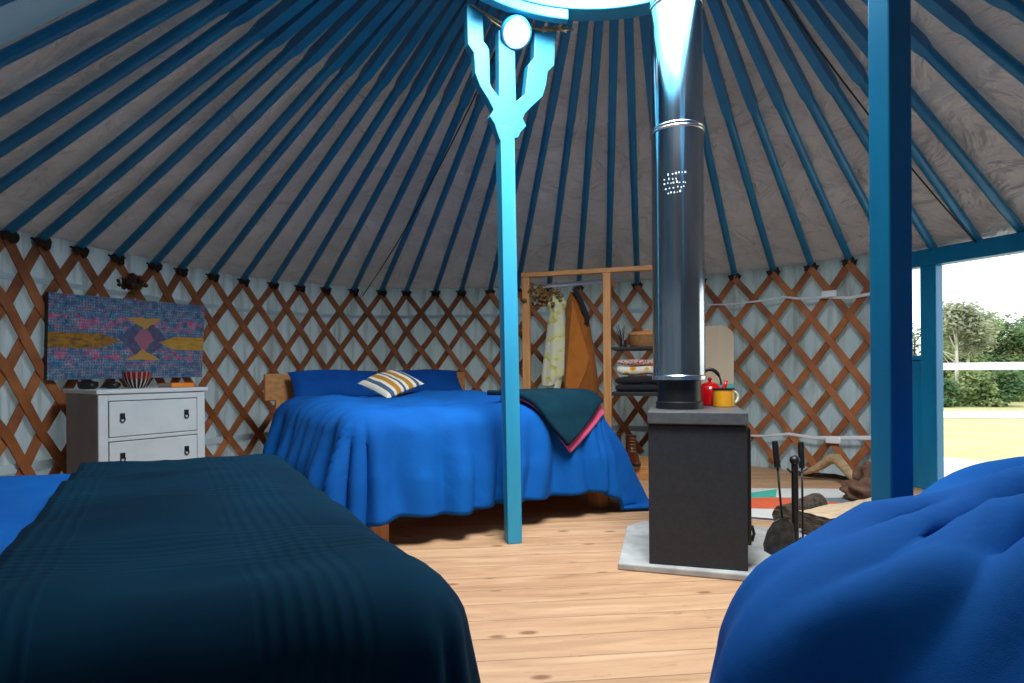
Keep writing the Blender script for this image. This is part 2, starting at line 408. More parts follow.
for i, t in enumerate(ALLP):
    k = i-I0
    if k < -4: lab = 'blue roof pole of the left side, beyond the picture edge'
    elif k < 0: lab = 'blue roof pole at far upper left, %s of the four running off the left edge' % ['topmost', 'second', 'third', 'lowest'][k+4]
    elif k <= 8: lab = 'blue roof pole rising from the lattice %s' % ['at the far left edge', 'just left of the hanging picture', 'over the left end of the picture', 'over the middle of the picture', 'right of the dried flower bunch', 'over the right part of the picture', 'just right of the picture', 'between picture and far bed, nearer the picture', 'between picture and far bed, nearer the bed'][k]
    elif k <= 16: lab = 'blue roof pole above the far bed, %s counted from the left' % ['first', 'second', 'third', 'fourth', 'fifth', 'sixth', 'seventh', 'eighth'][k-9]
    elif k <= 20: lab = 'blue roof pole above the clothes rail, %s from the central post' % ['first', 'second', 'third', 'fourth'][k-17]
    elif k <= 23: lab = 'blue roof pole beside the flue pipe, %s' % ['to its left above the rack shelves', 'directly behind the pipe', 'just behind its right edge'][k-21]
    elif k <= 27: lab = 'blue roof pole right of the flue pipe, %s counted from the pipe' % ['first', 'second', 'third', 'fourth'][k-24]
    elif k == 28: lab = 'blue roof pole passing behind the thick right post'
    elif k <= 31: lab = 'blue roof pole resting on the door lintel, %s from the right post' % ['first', 'second', 'third'][k-29]
    else: lab = 'blue roof pole of the right side, beyond the door'
    root, A = pole(t, lab, 'roof poles')
    if -4 < k < 29:
        mb = MB(); ip = wp(t, 1.545, .05); nn = (Vector((CX, CY, 0))-Vector((ip.x, ip.y, 0))).normalized(); tn = Vector((nn.y, -nn.x, 0))
        mb.blob(ip+nn*.012-tn*.02, (.024, .024, .04), 2, 0, .5, 2.5, k); mb.blob(ip+nn*.02+tn*.018, (.026, .022, .026), 2, 0, .5, 2.5, k+40)
        for q in range(2):
            mb.tube([ip+tn*(-.05+.03*q)+Vector((0, 0, .015)), ip+nn*.03+Vector((0, 0, -.01+.02*q)), ip+tn*(.05-.02*q)+Vector((0, 0, .02))], .007, 6)
        mb.build('rope_tie', M['lattice_end'], root, smooth=True)

# crown ring
croot = thing('crown_ring', 'pale blue wooden crown ring at the top of the roof', 'crown ring', (CX, CY, 2.47))
def ring_mesh(r0, r1, z0, z1, t0=0, t1=2*pi, seg=96):
    mb = MB(); full = abs(t1-t0-2*pi) < 1e-6; k = seg if full else seg+1; vs = []; fs = []
    for i in range(k):
        t = t0+(t1-t0)*i/seg
        for r, z in ((r0, z0), (r1, z0), (r1, z1), (r0, z1)): vs.append(Vector((CX+r*sin(t), CY+r*cos(t), z)))
    for i in range(seg):
        a, b = i*4, ((i+1) % k)*4
        for j in range(4): fs.append((a+j, a+(j+1) % 4, b+(j+1) % 4, b+j))
    if not full: fs += [(0, 3, 2, 1), (seg*4, seg*4+1, seg*4+2, seg*4+3)]
    mb.add(vs, fs); return mb
ring_mesh(.76, .845, 2.475, 2.62).build('ring_rim', M['blue_paint_lit'], croot, bevel=.006, auto=40)
ring_mesh(.74, .775, 2.47, 2.50).build('ring_inner_lip', M['blue_paint_lit'], croot, bevel=.004, auto=40)

# ------------------------------------------------------------ crown posts with carved capitals
OUT = [(125,10),(128,80),(130,150),(150,180),(153,215),(155,250),(172,295),(200,340),(218,375),(205,397),(222,425),(230,452),(240,480),(302,470),(310,452),(330,430),(318,405),(325,388),(350,362),(385,330),(397,290),(403,245),(425,222),(427,170),(428,110),(358,110),(356,195),(336,222),(331,270),(325,320),(295,345),(292,230),(291,100),(235,100),(236,220),(236,330),(212,298),(206,284),(205,230),(203,170),(195,154),(184,140),(182,80),(183,20)]
def capital_poly(p0, p1, q0=.05):
    return [on_plane(430+x/3.416, y/3.416, p0, p1) for x, y in OUT]
pA, pB = Vector((-.20, 2.60, 0)), Vector((.16, 2.77, 0))
Lroot = thing('crown_post', 'light blue wooden post with carved forked capital standing free in the middle', 'post', (.005, 2.70, 0), 'crown posts')
poly = capital_poly(pA, pB); pn = Vector((pB.y-pA.y, -(pB.x-pA.x), 0)).normalized()   # towards camera side
MB().prism(poly, -pn*.045).build('carved_capital', M['blue_paint_lit'], Lroot, bevel=.004)
base = atZ(512, 545, 2.70); top = on_plane(507.5, 140, pA, pB)
mb = MB(); rzp = atan2((pB-pA).y, (pB-pA).x)
def obl(p, w, d, rz):
    return [p+Matrix.Rotation(rz, 3, 'Z') @ Vector((a*w/2, b*d/2, 0)) for a, b in ((-1, -1), (1, -1), (1, 1), (-1, 1))]
ptop = Vector((top.x, top.y, 1.93))-pn*.03
pbot = Vector((.0, 2.70, 0))
mb.add(obl(pbot, .068, .068, rzp*.6)+obl(ptop+Vector((.0, 0, 0)), .072, .066, rzp), [(0,3,2,1),(4,5,6,7),(0,1,5,4),(1,2,6,5),(2,3,7,6),(3,0,4,7)])
mb.build('post_shaft', M['blue_paint_lit'], Lroot, bevel=.004)
# curved bearer piece over the capital, part of the crown
tl = atan2(-.20-CX, 2.60-CY); tr = atan2(.26-CX, 2.80-CY)
ring_mesh(.745, .785, 2.422, 2.478, tl, tr, 24).build('curved_bearer', M['blue_paint_lit'], croot, bevel=.005, auto=40)
# second post, near, right
Rroot = thing('crown_post', 'thick dark blue square post close by at right, in front of the door', 'post', (.83, 1.27, 0), 'crown posts')
pr = Vector((.8235, 1.262, 0))
mb = MB(); mb.add(obl(pr, .0565, .0565, radians(11))+obl(pr+Vector((.004, 0, 1.93)), .0575, .0575, radians(11)), [(0,3,2,1),(4,5,6,7),(0,1,5,4),(1,2,6,5),(2,3,7,6),(3,0,4,7)])
mb.build('post_shaft', M['blue_paint'], Rroot, bevel=.004)  # darker pole paint puts this post's shade into its colour
q = [(p-Vector((poly[0].x+.16, 0, 0))) for p in poly]
cen = (pA+pB)/2; cdir = (pB-pA).normalized(); tdir = Vector((.87, .5, 0)).normalized()
poly2 = []
for p in poly:
    d = (p-Vector((top.x, top.y, 0))); s = d.dot(cdir); poly2.append(Vector((pr.x, pr.y, 0))+tdir*s*.95+Vector((0, 0, p.z)))
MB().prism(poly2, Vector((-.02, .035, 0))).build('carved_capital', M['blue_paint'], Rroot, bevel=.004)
ring_mesh(.745, .84, 2.44, 2.476, tl+pi, tr+pi, 24).build('curved_bearer', M['blue_paint_lit'], croot, bevel=.005, auto=40)

# round white lamp on the capital
lc = on_plane(512.5, 38, pA, pB)+pn*.04
lroot = thing('round_lamp', 'small round white lamp fixed on the carved capital of the middle post', 'lamp', lc)
q = (-(lc-Vector((0.5, 0, CH-1.0)))).normalized()
Mq = q.to_track_quat('Z', 'Y').to_matrix()
MB().lathe([(.066, -.035), (.071, -.028), (.071, .006), (.066, .012)], lc, 32, M=Mq).build('lamp_body', M['blue_paint_lit'], lroot, auto=40)
MB().lathe([(.064, .010), (.060, .015), (.040, .017), (.002, .018)], lc, 32, M=Mq).build('lamp_lens', M['white_plastic'], lroot, auto=40)
# twine round the capital
mb = MB()
for a, b, sag in (((470, 6), (503, 26), .0), ((478, 9), (502, 30), .01), ((524, 27), (556, 31), .012), ((522, 30), (566, 28), .0), ((540, 28), (572, 31), .008)):
    A = on_plane(*a, pA, pB)+pn*.012; B = on_plane(*b, pA, pB)+pn*.012
    mb.tube([A, (A+B)/2-Vector((0, 0, sag)), B], .004, 6)
A = on_plane(556, 31, pA, pB)+pn*.02
for i in range(10):
    mb.tube([A+Vector((random.uniform(-.04, .03), 0, 0)), A+Vector((random.uniform(-.06, .06), -.01, random.uniform(-.03, .02)))], .0018, 5)
tag(mb.build('twine', M['twine'], smooth=True), 'frayed light twine tied across the top of the carved capital', 'twine')
# dark cords along the roof
def roofcord(px, off0, off1, label):
    t = ang_px(px); P = [roof_pt(t+off0+(off1-off0)*s, s, -.035) for s in [i/20*(s_crown(t)-.03) for i in range(21)]]
    tag(MB().tube(P, .0045, 6).build('dark_cord', M['cord'], smooth=True), label, 'cord')
roofcord(362, 0, .10, 'thin dark rope along the roof canvas above the far bed')
roofcord(948, .06, -.02, 'thin dark rope along the roof canvas right of the thick post')

# ------------------------------------------------------------ doorway at right
droot = thing('door_1', 'blue door frame', 'door', D0); 
for k in ('label', 'category'): del droot[k]
struct(droot)
def dbox(name, s0, s1, z0, z1, th=.07, off=0, mat='blue_paint', parent=droot, bev=.004):
    c = D0+DD*(s0+s1)/2-DN*off; mb = MB().box((c.x, c.y, (z0+z1)/2), (s1-s0, th, z1-z0), atan2(DD.y, DD.x))
    return mb.build(name, M[mat], parent, bevel=bev)
LEN = (D1-D0).length
sj0, sj1 = door_pt(923), door_pt(939)
dbox('door_lintel', -.06, LEN+.05, 1.452, 1.56, .09)
dbox('door_jamb', sj0, sj1, 0, 1.452, .075)
dbox('door_jamb', -.10, door_pt(912)-.02, 0, 1.452, .075)
dbox('door_jamb', LEN-.06, LEN+.04, 0, 1.452, .075)
dbox('side_panel', door_pt(912)-.02, sj0, 0, .845, .03)
dbox('side_panel_rail', door_pt(912)-.02, sj0, .845, .875, .06, mat='blue_paint')
dbox('door_sill', sj1, LEN-.06, 0, .03, .09, mat='blue_paint')

# ------------------------------------------------------------ outside: deck, rail, meadow, trees
mb = MB(); OD = -DN
a0 = D0+DD*-.9+OD*.06; a1 = D1+DD*.9+OD*.06
mb.prism([a0+Vector((0, 0, -.03)), a1+Vector((0, 0, -.03)), a1+OD*1.75+Vector((0, 0, -.03)), a0+OD*1.75+Vector((0, 0, -.03))][::-1], (0, 0, -.08))
struct(mb.build('deck', M['deck']))
rroot = thing('deck_rail', 'white horizontal rail of the deck outside the open doorway', 'railing', a0+OD*1.7+Vector((0, 0, -.03)))
ra = a0+OD*1.7; rb = a1+OD*1.7
MB().box(((ra.x+rb.x)/2, (ra.y+rb.y)/2, .80), ((rb-ra).length, .05, .065), atan2(DD.y, DD.x)).build('rail_bar', M['white_plastic'], rroot, bevel=.005)
for q in (.02, .98):
    p = ra.lerp(rb, q); MB().box((p.x, p.y, .37), (.07, .07, .80), atan2(DD.y, DD.x)).build('rail_post', M['white_plastic'], rroot, bevel=.005)
mb = MB(); G = -.6
mb.add([(-4, 6.2+2, G), (60, -20, G), (70, 60, G), (-10, 60, G)], [(0, 1, 2, 3)]); struct(mb.build('ground', M['grass']))
mb = MB(); pts0 = [atH(x, 418, G+.01) for x in (900, 1000, 1130)]; pts1 = [atH(x, 411, G+.01) for x in (900, 1000, 1130)]
mb.add(pts0+pts1, [(0, 1, 4, 3), (1, 2, 5, 4)]); struct(mb.build('gravel_track', M['track']))
def leafmat(name, c1, c2):
    t = NT(name); n = t.noise(t.coord(), 1.3, 3); col = t.ramp(n, [(.35, lin(c1)), (.65, lin(c2))]); t.base(col); t.set(.8, 0, .2)
    tr = t.N('ShaderNodeBsdfTranslucent'); t.L(col, tr.inputs[0]); mx = t.N('ShaderNodeMixShader'); mx.inputs[0].default_value = .3
    t.L(t.b.outputs[0], mx.inputs[1]); t.L(tr.outputs[0], mx.inputs[2]); t.L(mx.outputs[0], t.out.inputs[0]); return t.m
LM = [leafmat('leaf_green', (132, 156, 104), (176, 188, 132)), leafmat('leaf_pale', (150, 158, 130), (184, 188, 158)), leafmat('leaf_deep', (92, 126, 88), (138, 162, 108))]  # leaf colours lightened to carry the haze and sky glare
M['birch'] = vary('birch_bark', (186, 178, 168), (214, 208, 198), 3, .8, .1)
M['trunk'] = vary('tree_bark', (90, 76, 60), (116, 98, 80), 3, .9, .2)
def tree(px, Z, h, w, mat, trunk, label, leaves, seed, base_frac=.15, tr=.09, lean=0):
    rnd = random.Random(seed); u, _ = uv(px, 400); b = Vector((u/F*Z, Z, G))
    root = thing('tree', label, 'tree', b, 'trees beyond the meadow')
    mb = MB(); mb.tube([b, b+Vector((lean*.4, 0, h*.5)), b+Vector((lean, 0, h*.88))], [tr, tr*.7, tr*.25], 8)
    ends = []
    for i in range(9):
        z = h*(.35+.06*i); a = rnd.uniform(0, 6.28); p = b+Vector((lean*z/h, 0, z)); e = p+Vector((cos(a)*w*.38, sin(a)*w*.38, h*.14))
        mb.tube([p, (p+e)/2+Vector((0, 0, -.05)), e], [tr*.35, tr*.25, tr*.1], 5)
    mb.build('trunk', M[trunk], root, smooth=True)
    cl = []
    for i in range(26):
        a = rnd.uniform(0, 6.28); q = rnd.random(); z = h*(base_frac+(1-base_frac)*q); rr = w*.5*sqrt(max(.05, 1-(2*q-.85)**2*.75))*rnd.uniform(.35, 1)
        cl.append((b+Vector((lean*z/h+cos(a)*rr*.8, sin(a)*rr*.8, z*.94)), rnd.uniform(.14, .24)*w))
    vs = []; fs = []
    for i in range(leaves):
        c, r = rnd.choice(cl); d = Vector((rnd.gauss(0, 1), rnd.gauss(0, 1), rnd.gauss(0, .7))).normalized()*r*rnd.random()**.4
        p = c+d; s = rnd.uniform(.05, .11)
        x = Vector((rnd.gauss(0, 1), rnd.gauss(0, 1), rnd.gauss(0, 1))).normalized(); y = x.orthogonal().normalized()
        k = len(vs); vs += [p-x*s, p+y*s*.5, p+x*s, p-y*s*.5]; fs.append((k, k+1, k+2, k+3))
    MB().add(vs, fs).build('foliage', mat, root)
tree(957, 20.5, 3.7, 2.0, LM[1], 'birch', 'tall thin pale tree with bare whitish trunks, left in the doorway view', 4200, 3, .62, .07)
tree(966, 20.8, 3.4, 1.5, LM[1], 'birch', 'second slim pale trunk close beside the tall thin tree', 2600, 9, .6, .06, .25)
tree(948, 23.5, 2.7, 2.6, LM[0], 'trunk', 'bushy green tree behind the pale trunks at the left of the doorway view', 8000, 4, .05)
tree(985, 24, 3.4, 3.4, LM[0], 'trunk', 'broad green tree in the middle of the doorway view', 11000, 5, .04)
tree(1018, 23.5, 3.3, 3.0, LM[2], 'trunk', 'dark green tree at the right picture edge', 10000, 6, .04)
tree(1060, 24, 3.0, 3.4, LM[0], 'trunk', 'green tree beyond the right picture edge', 4000, 8, .04)
tree(915, 24, 2.9, 3.2, LM[2], 'trunk', 'green tree seen through the narrow side window of the door', 5000, 12, .04)
for i, (px, Z, w, h) in enumerate(((944, 20.2, 1.3, .85), (975, 20.4, 1.7, 1.15), (1006, 20.3, 1.6, 1.2))):
    tree(px, Z, h, w, LM[2 if i != 1 else 0], 'trunk', 'low dark green bush %s at the foot of the trees' % ['on the left', 'in the middle', 'on the right'][i], 2600, 20+i, .02, .05)

# ------------------------------------------------------------ beds
def sheet(O, U, V, Wd, L, H, ov, step=.03, r=.07, flare=.18, fold=.03, lam=.16, puff=.02, seed=0, urange=None, vrange=None, lift=0, minz=.012, wr=.006, extra=None, fu1=0.0, fv=1.0, fneg=0.0):
    """cloth lying on a bed top and hanging over its sides; ov = overhang (u0,u1,v0,v1)"""
    u0, u1 = -ov[0], Wd+ov[1]; v0, v1 = -ov[2], L+ov[3]
    if vrange: v0, v1 = vrange
    nu = max(2, int((u1-u0)/step)); nv = max(2, int((v1-v0)/step)); vs = []; uvs = []
    for i in range(nu+1):
        for j in range(nv+1):
            u = u0+(u1-u0)*i/nu; v = v0+(v1-v0)*j/nv
            pu = min(max(u, 0), Wd); pv = min(max(v, 0), L); du, dv = u-pu, v-pv; d = hypot(du, dv)
            P = O+U*pu+V*pv
            dr = (U*du+V*dv)/d if d > 1e-6 else Vector((0, 0, 0)); dr = dr.normalized() if d > 1e-6 else dr
            if d < r*pi/2: out = r*sin(d/r); down = r*(1-cos(d/r))
            else: fl = flare+fu1*max(0, du/d)**2+fneg*max(0, -du/d)**2; k = d-r*pi/2; out = r+fl*k; down = r+k*sqrt(1-fl*fl)
            an = atan2(dv, du) if d > 1e-6 else 0
            s = pu-pv+an*.35
            g = min(1, d/.35)**1.3
            nn = noise.noise(Vector((s*2.2, d*1.5, seed)))
            wv = sin(2*pi*s/lam+4.5*nn+seed)*.6+.5*sin(2*pi*s/(lam*2.3)+seed*2+3*nn)
            out += fold*g*(wv+.6)*(fv+(1-fv)*(du/d)**2 if d > 1e-6 else 1)
            z = H+lift-down+.012*g*nn
            ed = min(1, min(pu, Wd-pu, pv, L-pv)/.25+.25) if d < 1e-6 else .25
            z += puff*ed*(noise.noise(Vector((u*1.3, v*1.3, seed+5)))+.35)
            z += wr*noise.noise(Vector((u*5, v*9, seed+9)))*2+wr*(1-abs(noise.noise(Vector((u*2.5+v*1.5, v*3.5-u, seed+19)))*2))**3
            if extra: z += extra(u, v)
            if z < minz: out += (minz-z)*.7; z = minz+.004*abs(nn)
            q = P+dr*out; q.z = z; vs.append(q); uvs.append((u, v))
    fs = [(i*(nv+1)+j, (i+1)*(nv+1)+j, (i+1)*(nv+1)+j+1, i*(nv+1)+j+1) for i in range(nu) for j in range(nv)]
    mb = MB().add(vs, fs); return mb, uvs
def bedframe(root, O, U, V, Wd, L, hm, mat='pine', base=.22):
    def P(u, v, z): q = O+U*u+V*v; return Vector((q.x, q.y, z))
    def slab(name, u0, u1, v0, v1, z0, z1, m, bev=.006):
        MB().prism([P(u0, v0, z0), P(u0, v1, z0), P(u1, v1, z0), P(u1, v0, z0)][::1], (0, 0, z1-z0)).build(name, M[m], root, bevel=bev)
    slab('mattress', .02, Wd-.02, .02, L-.02, base+.06, hm, 'mattress', .04)
    slab('side_rail', 0, .03, 0, L, base-.06, base+.06, mat); slab('side_rail', Wd-.03, Wd, 0, L, base-.06, base+.06, mat)
    slab('end_rail', .03, Wd-.03, L-.03, L, base-.06, base+.06, mat); slab('slat_base', .03, Wd-.03, .03, L-.03, base+.035, base+.058, mat)
    for a in (0.0, Wd-.09):
        for b in (0.0, L-.09): slab('leg', a, a+.09, b, b+.09, 0, base-.06, mat)
def unit(x, y): v = Vector((x, y, 0)); return v.normalized()
# --- far bed
U = unit(.85, .53); V = unit(.53, -.85); BW_, BL = 1.42, 2.02
HO = Vector((-1.11, 4.70, 0))-U*BW_/2
bed = thing('bed', 'low pine double bed with blue bedding, farthest of the three beds', 'bed', HO+U*.7+V*1)
bedframe(bed, HO, U, V, BW_, BL, .53)
hb = HO-V*.045
mb = MB(); c = hb+U*(BW_/2)+Vector((0, 0, .685)); mb.box(c, (BW_+.24, .05, .20), atan2(U.y, U.x)); mb.build('headboard', M['pine_x'], bed, bevel=.008)
for q in (.0, BW_):
    c = hb+U*q+Vector((0, 0, .30)); MB().box(c, (.09, .05, .60), atan2(U.y, U.x)).build('headboard_post', M['pine'], bed, bevel=.006)
mb, uvs = sheet(HO, U, V, BW_-.17, BL-.05, .60, (.50, .68, -.42, .53), .02, .10, .08, .06, .17, .05, 3, wr=.011, fu1=.42, fv=.75)
tag(mb.build('duvet', M['blue_duvet'], smooth=True, solid=.02, uvs=uvs), 'bright blue duvet draped over the far pine bed', 'duvet')

def pillow_mesh(c, w, l, h, Mx, seed=0, p=2.6, n=26):
    mb = MB(); vs = []; fs = []
    for side in (1, -1):
        o = len(vs)
        for i in range(n+1):
            for j in range(n+1):
                x = -1+2*i/n; y = -1+2*j/n
                e = max(0, (1-abs(x)**p)*(1-abs(y)**p))**.5
                pin = 1-.07*(1-abs(y)**2)*abs(x)**4; piy = 1-.07*(1-abs(x)**2)*abs(y)**4
                z = side*h/2*e*(1+.25*noise.noise(Vector((x*1.6, y*1.6, seed))))
                vs.append(Mx @ Vector((x*w/2*pin, y*l/2*piy, z))+Vector(c))
        for i in range(n):
            for j in range(n):
                a = o+i*(n+1)+j; f = (a, a+n+1, a+n+2, a+1); fs.append(f if side > 0 else f[::-1])
    uvs = [((k % ((n+1)**2))//(n+1)/n, (k % (n+1))/n) for k in range(2*(n+1)**2)]
    mb.add(vs, fs); return mb, uvs
def frame_of(xa, za):      # rotation matrix with local x = xa, z = za
    xa = Vector(xa).normalized(); za = Vector(za); za = (za-xa*za.dot(xa)).normalized(); ya = za.cross(xa); return Matrix((xa, ya, za)).transposed()
for k, (q, lab) in enumerate(((.36, 'blue pillow on the left half of the far bed, against the headboard'), (1.07, 'blue pillow on the right half of the far bed, behind the striped cushion'))):
    c = HO+U*q+V*.17; c.z = .685
    Mx = frame_of(U, V*.75+Vector((0, 0, .66)))
    mb, uvs = pillow_mesh(c, .68, .30, .17, Mx, k+2)
    tag(mb.build('pillow', M['pillow'], smooth=True), lab, 'pillow')
t = NT('striped_cushion'); tc = t.N('ShaderNodeTexCoord'); sx = t.N('ShaderNodeSeparateXYZ'); t.L(tc.outputs['UV'], sx.inputs[0])
cr = lin((226, 220, 204)); go = lin((186, 130, 52)); bl = lin((78, 98, 122))
t.base(t.ramp(sx.outputs[0], [(0, cr), (.10, bl), (.2, cr), (.27, go), (.39, cr), (.46, bl), (.52, cr), (.60, go), (.72, cr), (.80, bl), (.88, cr)], 'CONSTANT')); t.set(.9, 0, .1)
t.bump(t.noise(t.coord(), 300, 1), .2, .002); M['stripe'] = t.m
c = atZ(391, 382, 3.95); c.z = .715
Mx = frame_of((.62, .66, .28), (-.05, -.5, .86)); mb, uvs = pillow_mesh(c, .31, .33, .10, Mx, 9)
tag(mb.build('cushion', M['stripe'], smooth=True, uvs=uvs), 'cream cushion with ochre and grey-blue stripes on the far bed', 'cushion')

# folded throw at the foot corner of the far bed
def throw(name, mat, Q, lift, label, cat, solid=.012, seed=2):
    """folded cloth with four (u, v) corners Q lying on the far bed's top and bending over its foot end"""
    n = 34; vs = []; H = .60; r = .10; E = BL-.05
    for i in range(n+1):
        for j in range(n+1):
            a, b = i/n, j/n
            u = (Q[0][0]*(1-a)+Q[1][0]*a)*(1-b)+(Q[3][0]*(1-a)+Q[2][0]*a)*b; v = (Q[0][1]*(1-a)+Q[1][1]*a)*(1-b)+(Q[3][1]*(1-a)+Q[2][1]*a)*b
            pv = min(v, E); d = v-pv; pu = min(u, BW_); e = u-pu; dd = hypot(d, e); rr = r+lift
            if dd < r*pi/2: out = rr*sin(dd/r); down = rr*(1-cos(dd/r))
            else: k = dd-r*pi/2; out = rr+.26*k; down = rr+k*.96
            dr = (V*d+U*e).normalized() if dd > 1e-6 else Vector((0, 0, 0))
            q = HO+U*pu+V*pv+dr*(out+.035*min(1, dd/.25)); q.z = H+lift+.045-down+.006*noise.noise(Vector((u*4, v*4, seed))); vs.append(q)
    fs = [(i*(n+1)+j, (i+1)*(n+1)+j, (i+1)*(n+1)+j+1, i*(n+1)+j+1) for i in range(n) for j in range(n)]
    return tag(MB().add(vs, fs).build(name, M[mat], smooth=True, solid=solid), label, cat)
TQ = [(.70, 1.86), (1.00, 2.27), (1.30, 2.06), (1.18, 1.70)]
BW_, BW0 = BW_-.17, BW_
throw('folded_throw', 'teal_throw', TQ, .045, 'dark teal folded throw over the foot corner of the far bed', 'throw', .026)
throw('folded_cloth', 'pink', [(.76, 1.90), (1.03, 2.31), (1.365, 2.09), (1.25, 1.76)], .012, 'pink cloth peeking out beneath the teal folded throw on the far bed', 'cloth', .014)

# --- near left bed
A = Vector((-.87, 2.0, 0)); B = Vector((-.175, .85, 0))
V = (B-A).normalized(); Wl = (B-A).length; U = unit(-.965, -.262)   # U: from foot to head, V: towards the camera
bed = thing('bed', 'double bed close by at lower left, covered with dark blanket', 'bed', A+U*1+V*.6)
bedframe(bed, A+U*.02, U, V, 1.73, Wl, .42)
mb, uvs = sheet(A, U, V, 1.75, Wl, .475, (.40, .08, .36, .38), .035, .09, .14, .02, .25, .02, 11)
tag(mb.build('duvet', M['blue_duvet'], smooth=True, solid=.015, uvs=uvs), 'royal blue duvet at the left picture edge, under the dark blanket', 'duvet')
t = NT('waffle_blanket'); tc = t.N('ShaderNodeTexCoord'); sx = t.N('ShaderNodeSeparateXYZ'); t.L(tc.outputs['UV'], sx.inputs[0])
uu, vv = sx.outputs[0], sx.outputs[1]
n = t.noise(t.coord(), 2.5, 4, .5, .5)
base_c = t.ramp(n, [(.3, lin((1, 30, 48))), (.7, lin((2, 42, 62)))])
def band(c, lo, hi):
    return t.math('MULTIPLY', t.math('GREATER_THAN', c, lo), t.math('LESS_THAN', c, hi))
ribv = t.math('SINE', t.math('MULTIPLY', vv, 2*pi/.022)); ribu = t.math('SINE', t.math('MULTIPLY', uu, 2*pi/.022))
bu = t.math('MAXIMUM', band(uu, .05, .20), t.math('MAXIMUM', band(uu, .44, .62), band(uu, -.4, -.2))); bv = t.math('MAXIMUM', band(vv, Wl-.30, Wl-.10), t.math('MAXIMUM', band(vv, .14, .30), band(vv, Wl-.72, Wl-.60)))
hgt = t.math('ADD', t.math('MULTIPLY', bu, ribu), t.math('MULTIPLY', bv, ribv))
weave = t.math('MULTIPLY', t.math('SINE', t.math('MULTIPLY', vv, 2*pi/.008)), .25)
t.base(t.mix(t.math('MULTIPLY', t.math('ADD', t.math('MULTIPLY', hgt, .5), .0), .22), base_c, lin((6, 58, 82)))); t.set(.95, 0, .1, 0)
t.bump(hgt, .35, .0022); M['waffle'] = t.m
mb, uvs = sheet(A, U, V, .53, Wl, .50, (.45, 0.0, .40, .42), .02, .10, .10, .022, .30, .025, 11, lift=.012, wr=.005)
tag(mb.build('blanket', M['waffle'], smooth=True, solid=.012, uvs=uvs), 'dark teal blanket with ribbed bands over the near left bed', 'blanket')

# --- near right bed
A = Vector((.395, .65, 0)); Fd = unit(.80, .60); Rd = unit(.80, -.60)
bed = thing('bed', 'bed close by at lower right, hidden under a blue duvet', 'bed', A+Fd*1+Rd*.4)
bedframe(bed, A+Rd*.03, Fd, Rd, 1.86, 1.2, .47)
def ridges(u, v):
    z = 0
    for (a, b, ang, w, h, ln) in ((.13, .045, .22, .020, .022, .13), (.10, .10, .12, .024, .028, .15), (.15, .165, -.05, .026, .026, .16), (-.03, .17, .5, .022, .02, .12), (-.10, .06, .9, .03, .02, .12), (.42, .16, .55, .035, .045, .33), (.50, .30, .35, .04, .05, .3), (.70, .25, 1.1, .035, .035, .3), (.28, .30, .2, .05, .03, .3), (.9, .35, .8, .05, .03, .35)):
        x = (u-a)*cos(ang)+(v-b)*sin(ang); y = -(u-a)*sin(ang)+(v-b)*cos(ang)
        z += 1.6*h*math.exp(-(y/w)**2)*math.exp(-(x/ln)**2)
    return z-.02
mb, uvs = sheet(A, Fd, Rd, 1.9, 1.25, .60, (.60, .4, .40, .4), .012, .13, .10, .06, .26, .02, 31, wr=.008, extra=ridges, fv=.35, fu1=.0, fneg=.50)
tag(mb.build('duvet', M['blue_duvet'], smooth=True, solid=.02, uvs=uvs), 'crumpled blue duvet on the near bed at lower right', 'duvet')

# ------------------------------------------------------------ stove, slab, flue
mb = MB(); sl = [(.415, 2.31), (1.42, 2.00), (1.60, 2.74), (.66, 2.96), (.56, 2.86)]
mb.prism([Vector((x, y, 0)) for x, y in sl], (0, 0, .028)); hearth = tag(mb.build('hearth_slab', M['slab'], bevel=.006), 'grey stone slab on the floor under the black stove', 'slab')
sw = unit(.96, -.27); sd = unit(.27, .96); SO = Vector((.540, 2.292, 0))
stove = thing('wood_stove', 'black box-shaped wood-burning stove on the grey slab', 'stove', SO+sw*.18+sd*.22+Vector((0, 0, .028)))
def sbox(name, w0, w1, d0, d1, z0, z1, mat='stove', parent=stove, bev=.004):
    c = SO+sw*(w0+w1)/2+sd*(d0+d1)/2; return MB().box((c.x, c.y, (z0+z1)/2), (w1-w0, d1-d0, z1-z0), atan2(sw.y, sw.x)).build(name, M[mat], parent, bevel=bev)
sbox('stove_body', -.004, .362, .005, .445, .028, .578)
sbox('top_plate', -.006, .366, -.008, .458, .584, .632, 'top_steel')
sbox('top_gap', .01, .35, .01, .44, .576, .586, 'iron', bev=0)
door = sbox('stove_door', .362, .378, .03, .42, .12, .57, 'iron')
c = SO+sw*.382+sd*.06; MB().tube([c+Vector((0, 0, .19)), c+sw*.008+Vector((0, 0, .16)), c+Vector((0, 0, .13))], .006, 8).build('door_handle', M['iron'], door, smooth=True)
fc = Vector((.708, 2.46, 0))
MB().lathe([(.096, .632), (.096, .66), (.089, .664), (.089, .752), (.085, .756)], fc, 40).build('flue_collar', M['iron'], stove, auto=40)
flue = thing('flue_pipe', 'shiny steel chimney pipe rising from the stove through the roof', 'chimney', fc+Vector((0, 0, .752)))
FR = .107; zt = lambda y: atZ(679, y, 2.46).z
z1, z2, z3 = .758, zt(133), zt(8)
MB().lathe([(FR, z1), (FR, z2-.012)], fc, 64).build('pipe_section', M['flue'], flue, auto=40)
MB().lathe([(FR, z2+.012), (FR, z3-.012)], fc, 64).build('pipe_section', M['flue'], flue, auto=40)
MB().lathe([(FR, z3+.012), (FR, 3.35)], fc, 64).build('pipe_section', M['flue'], flue, auto=40)
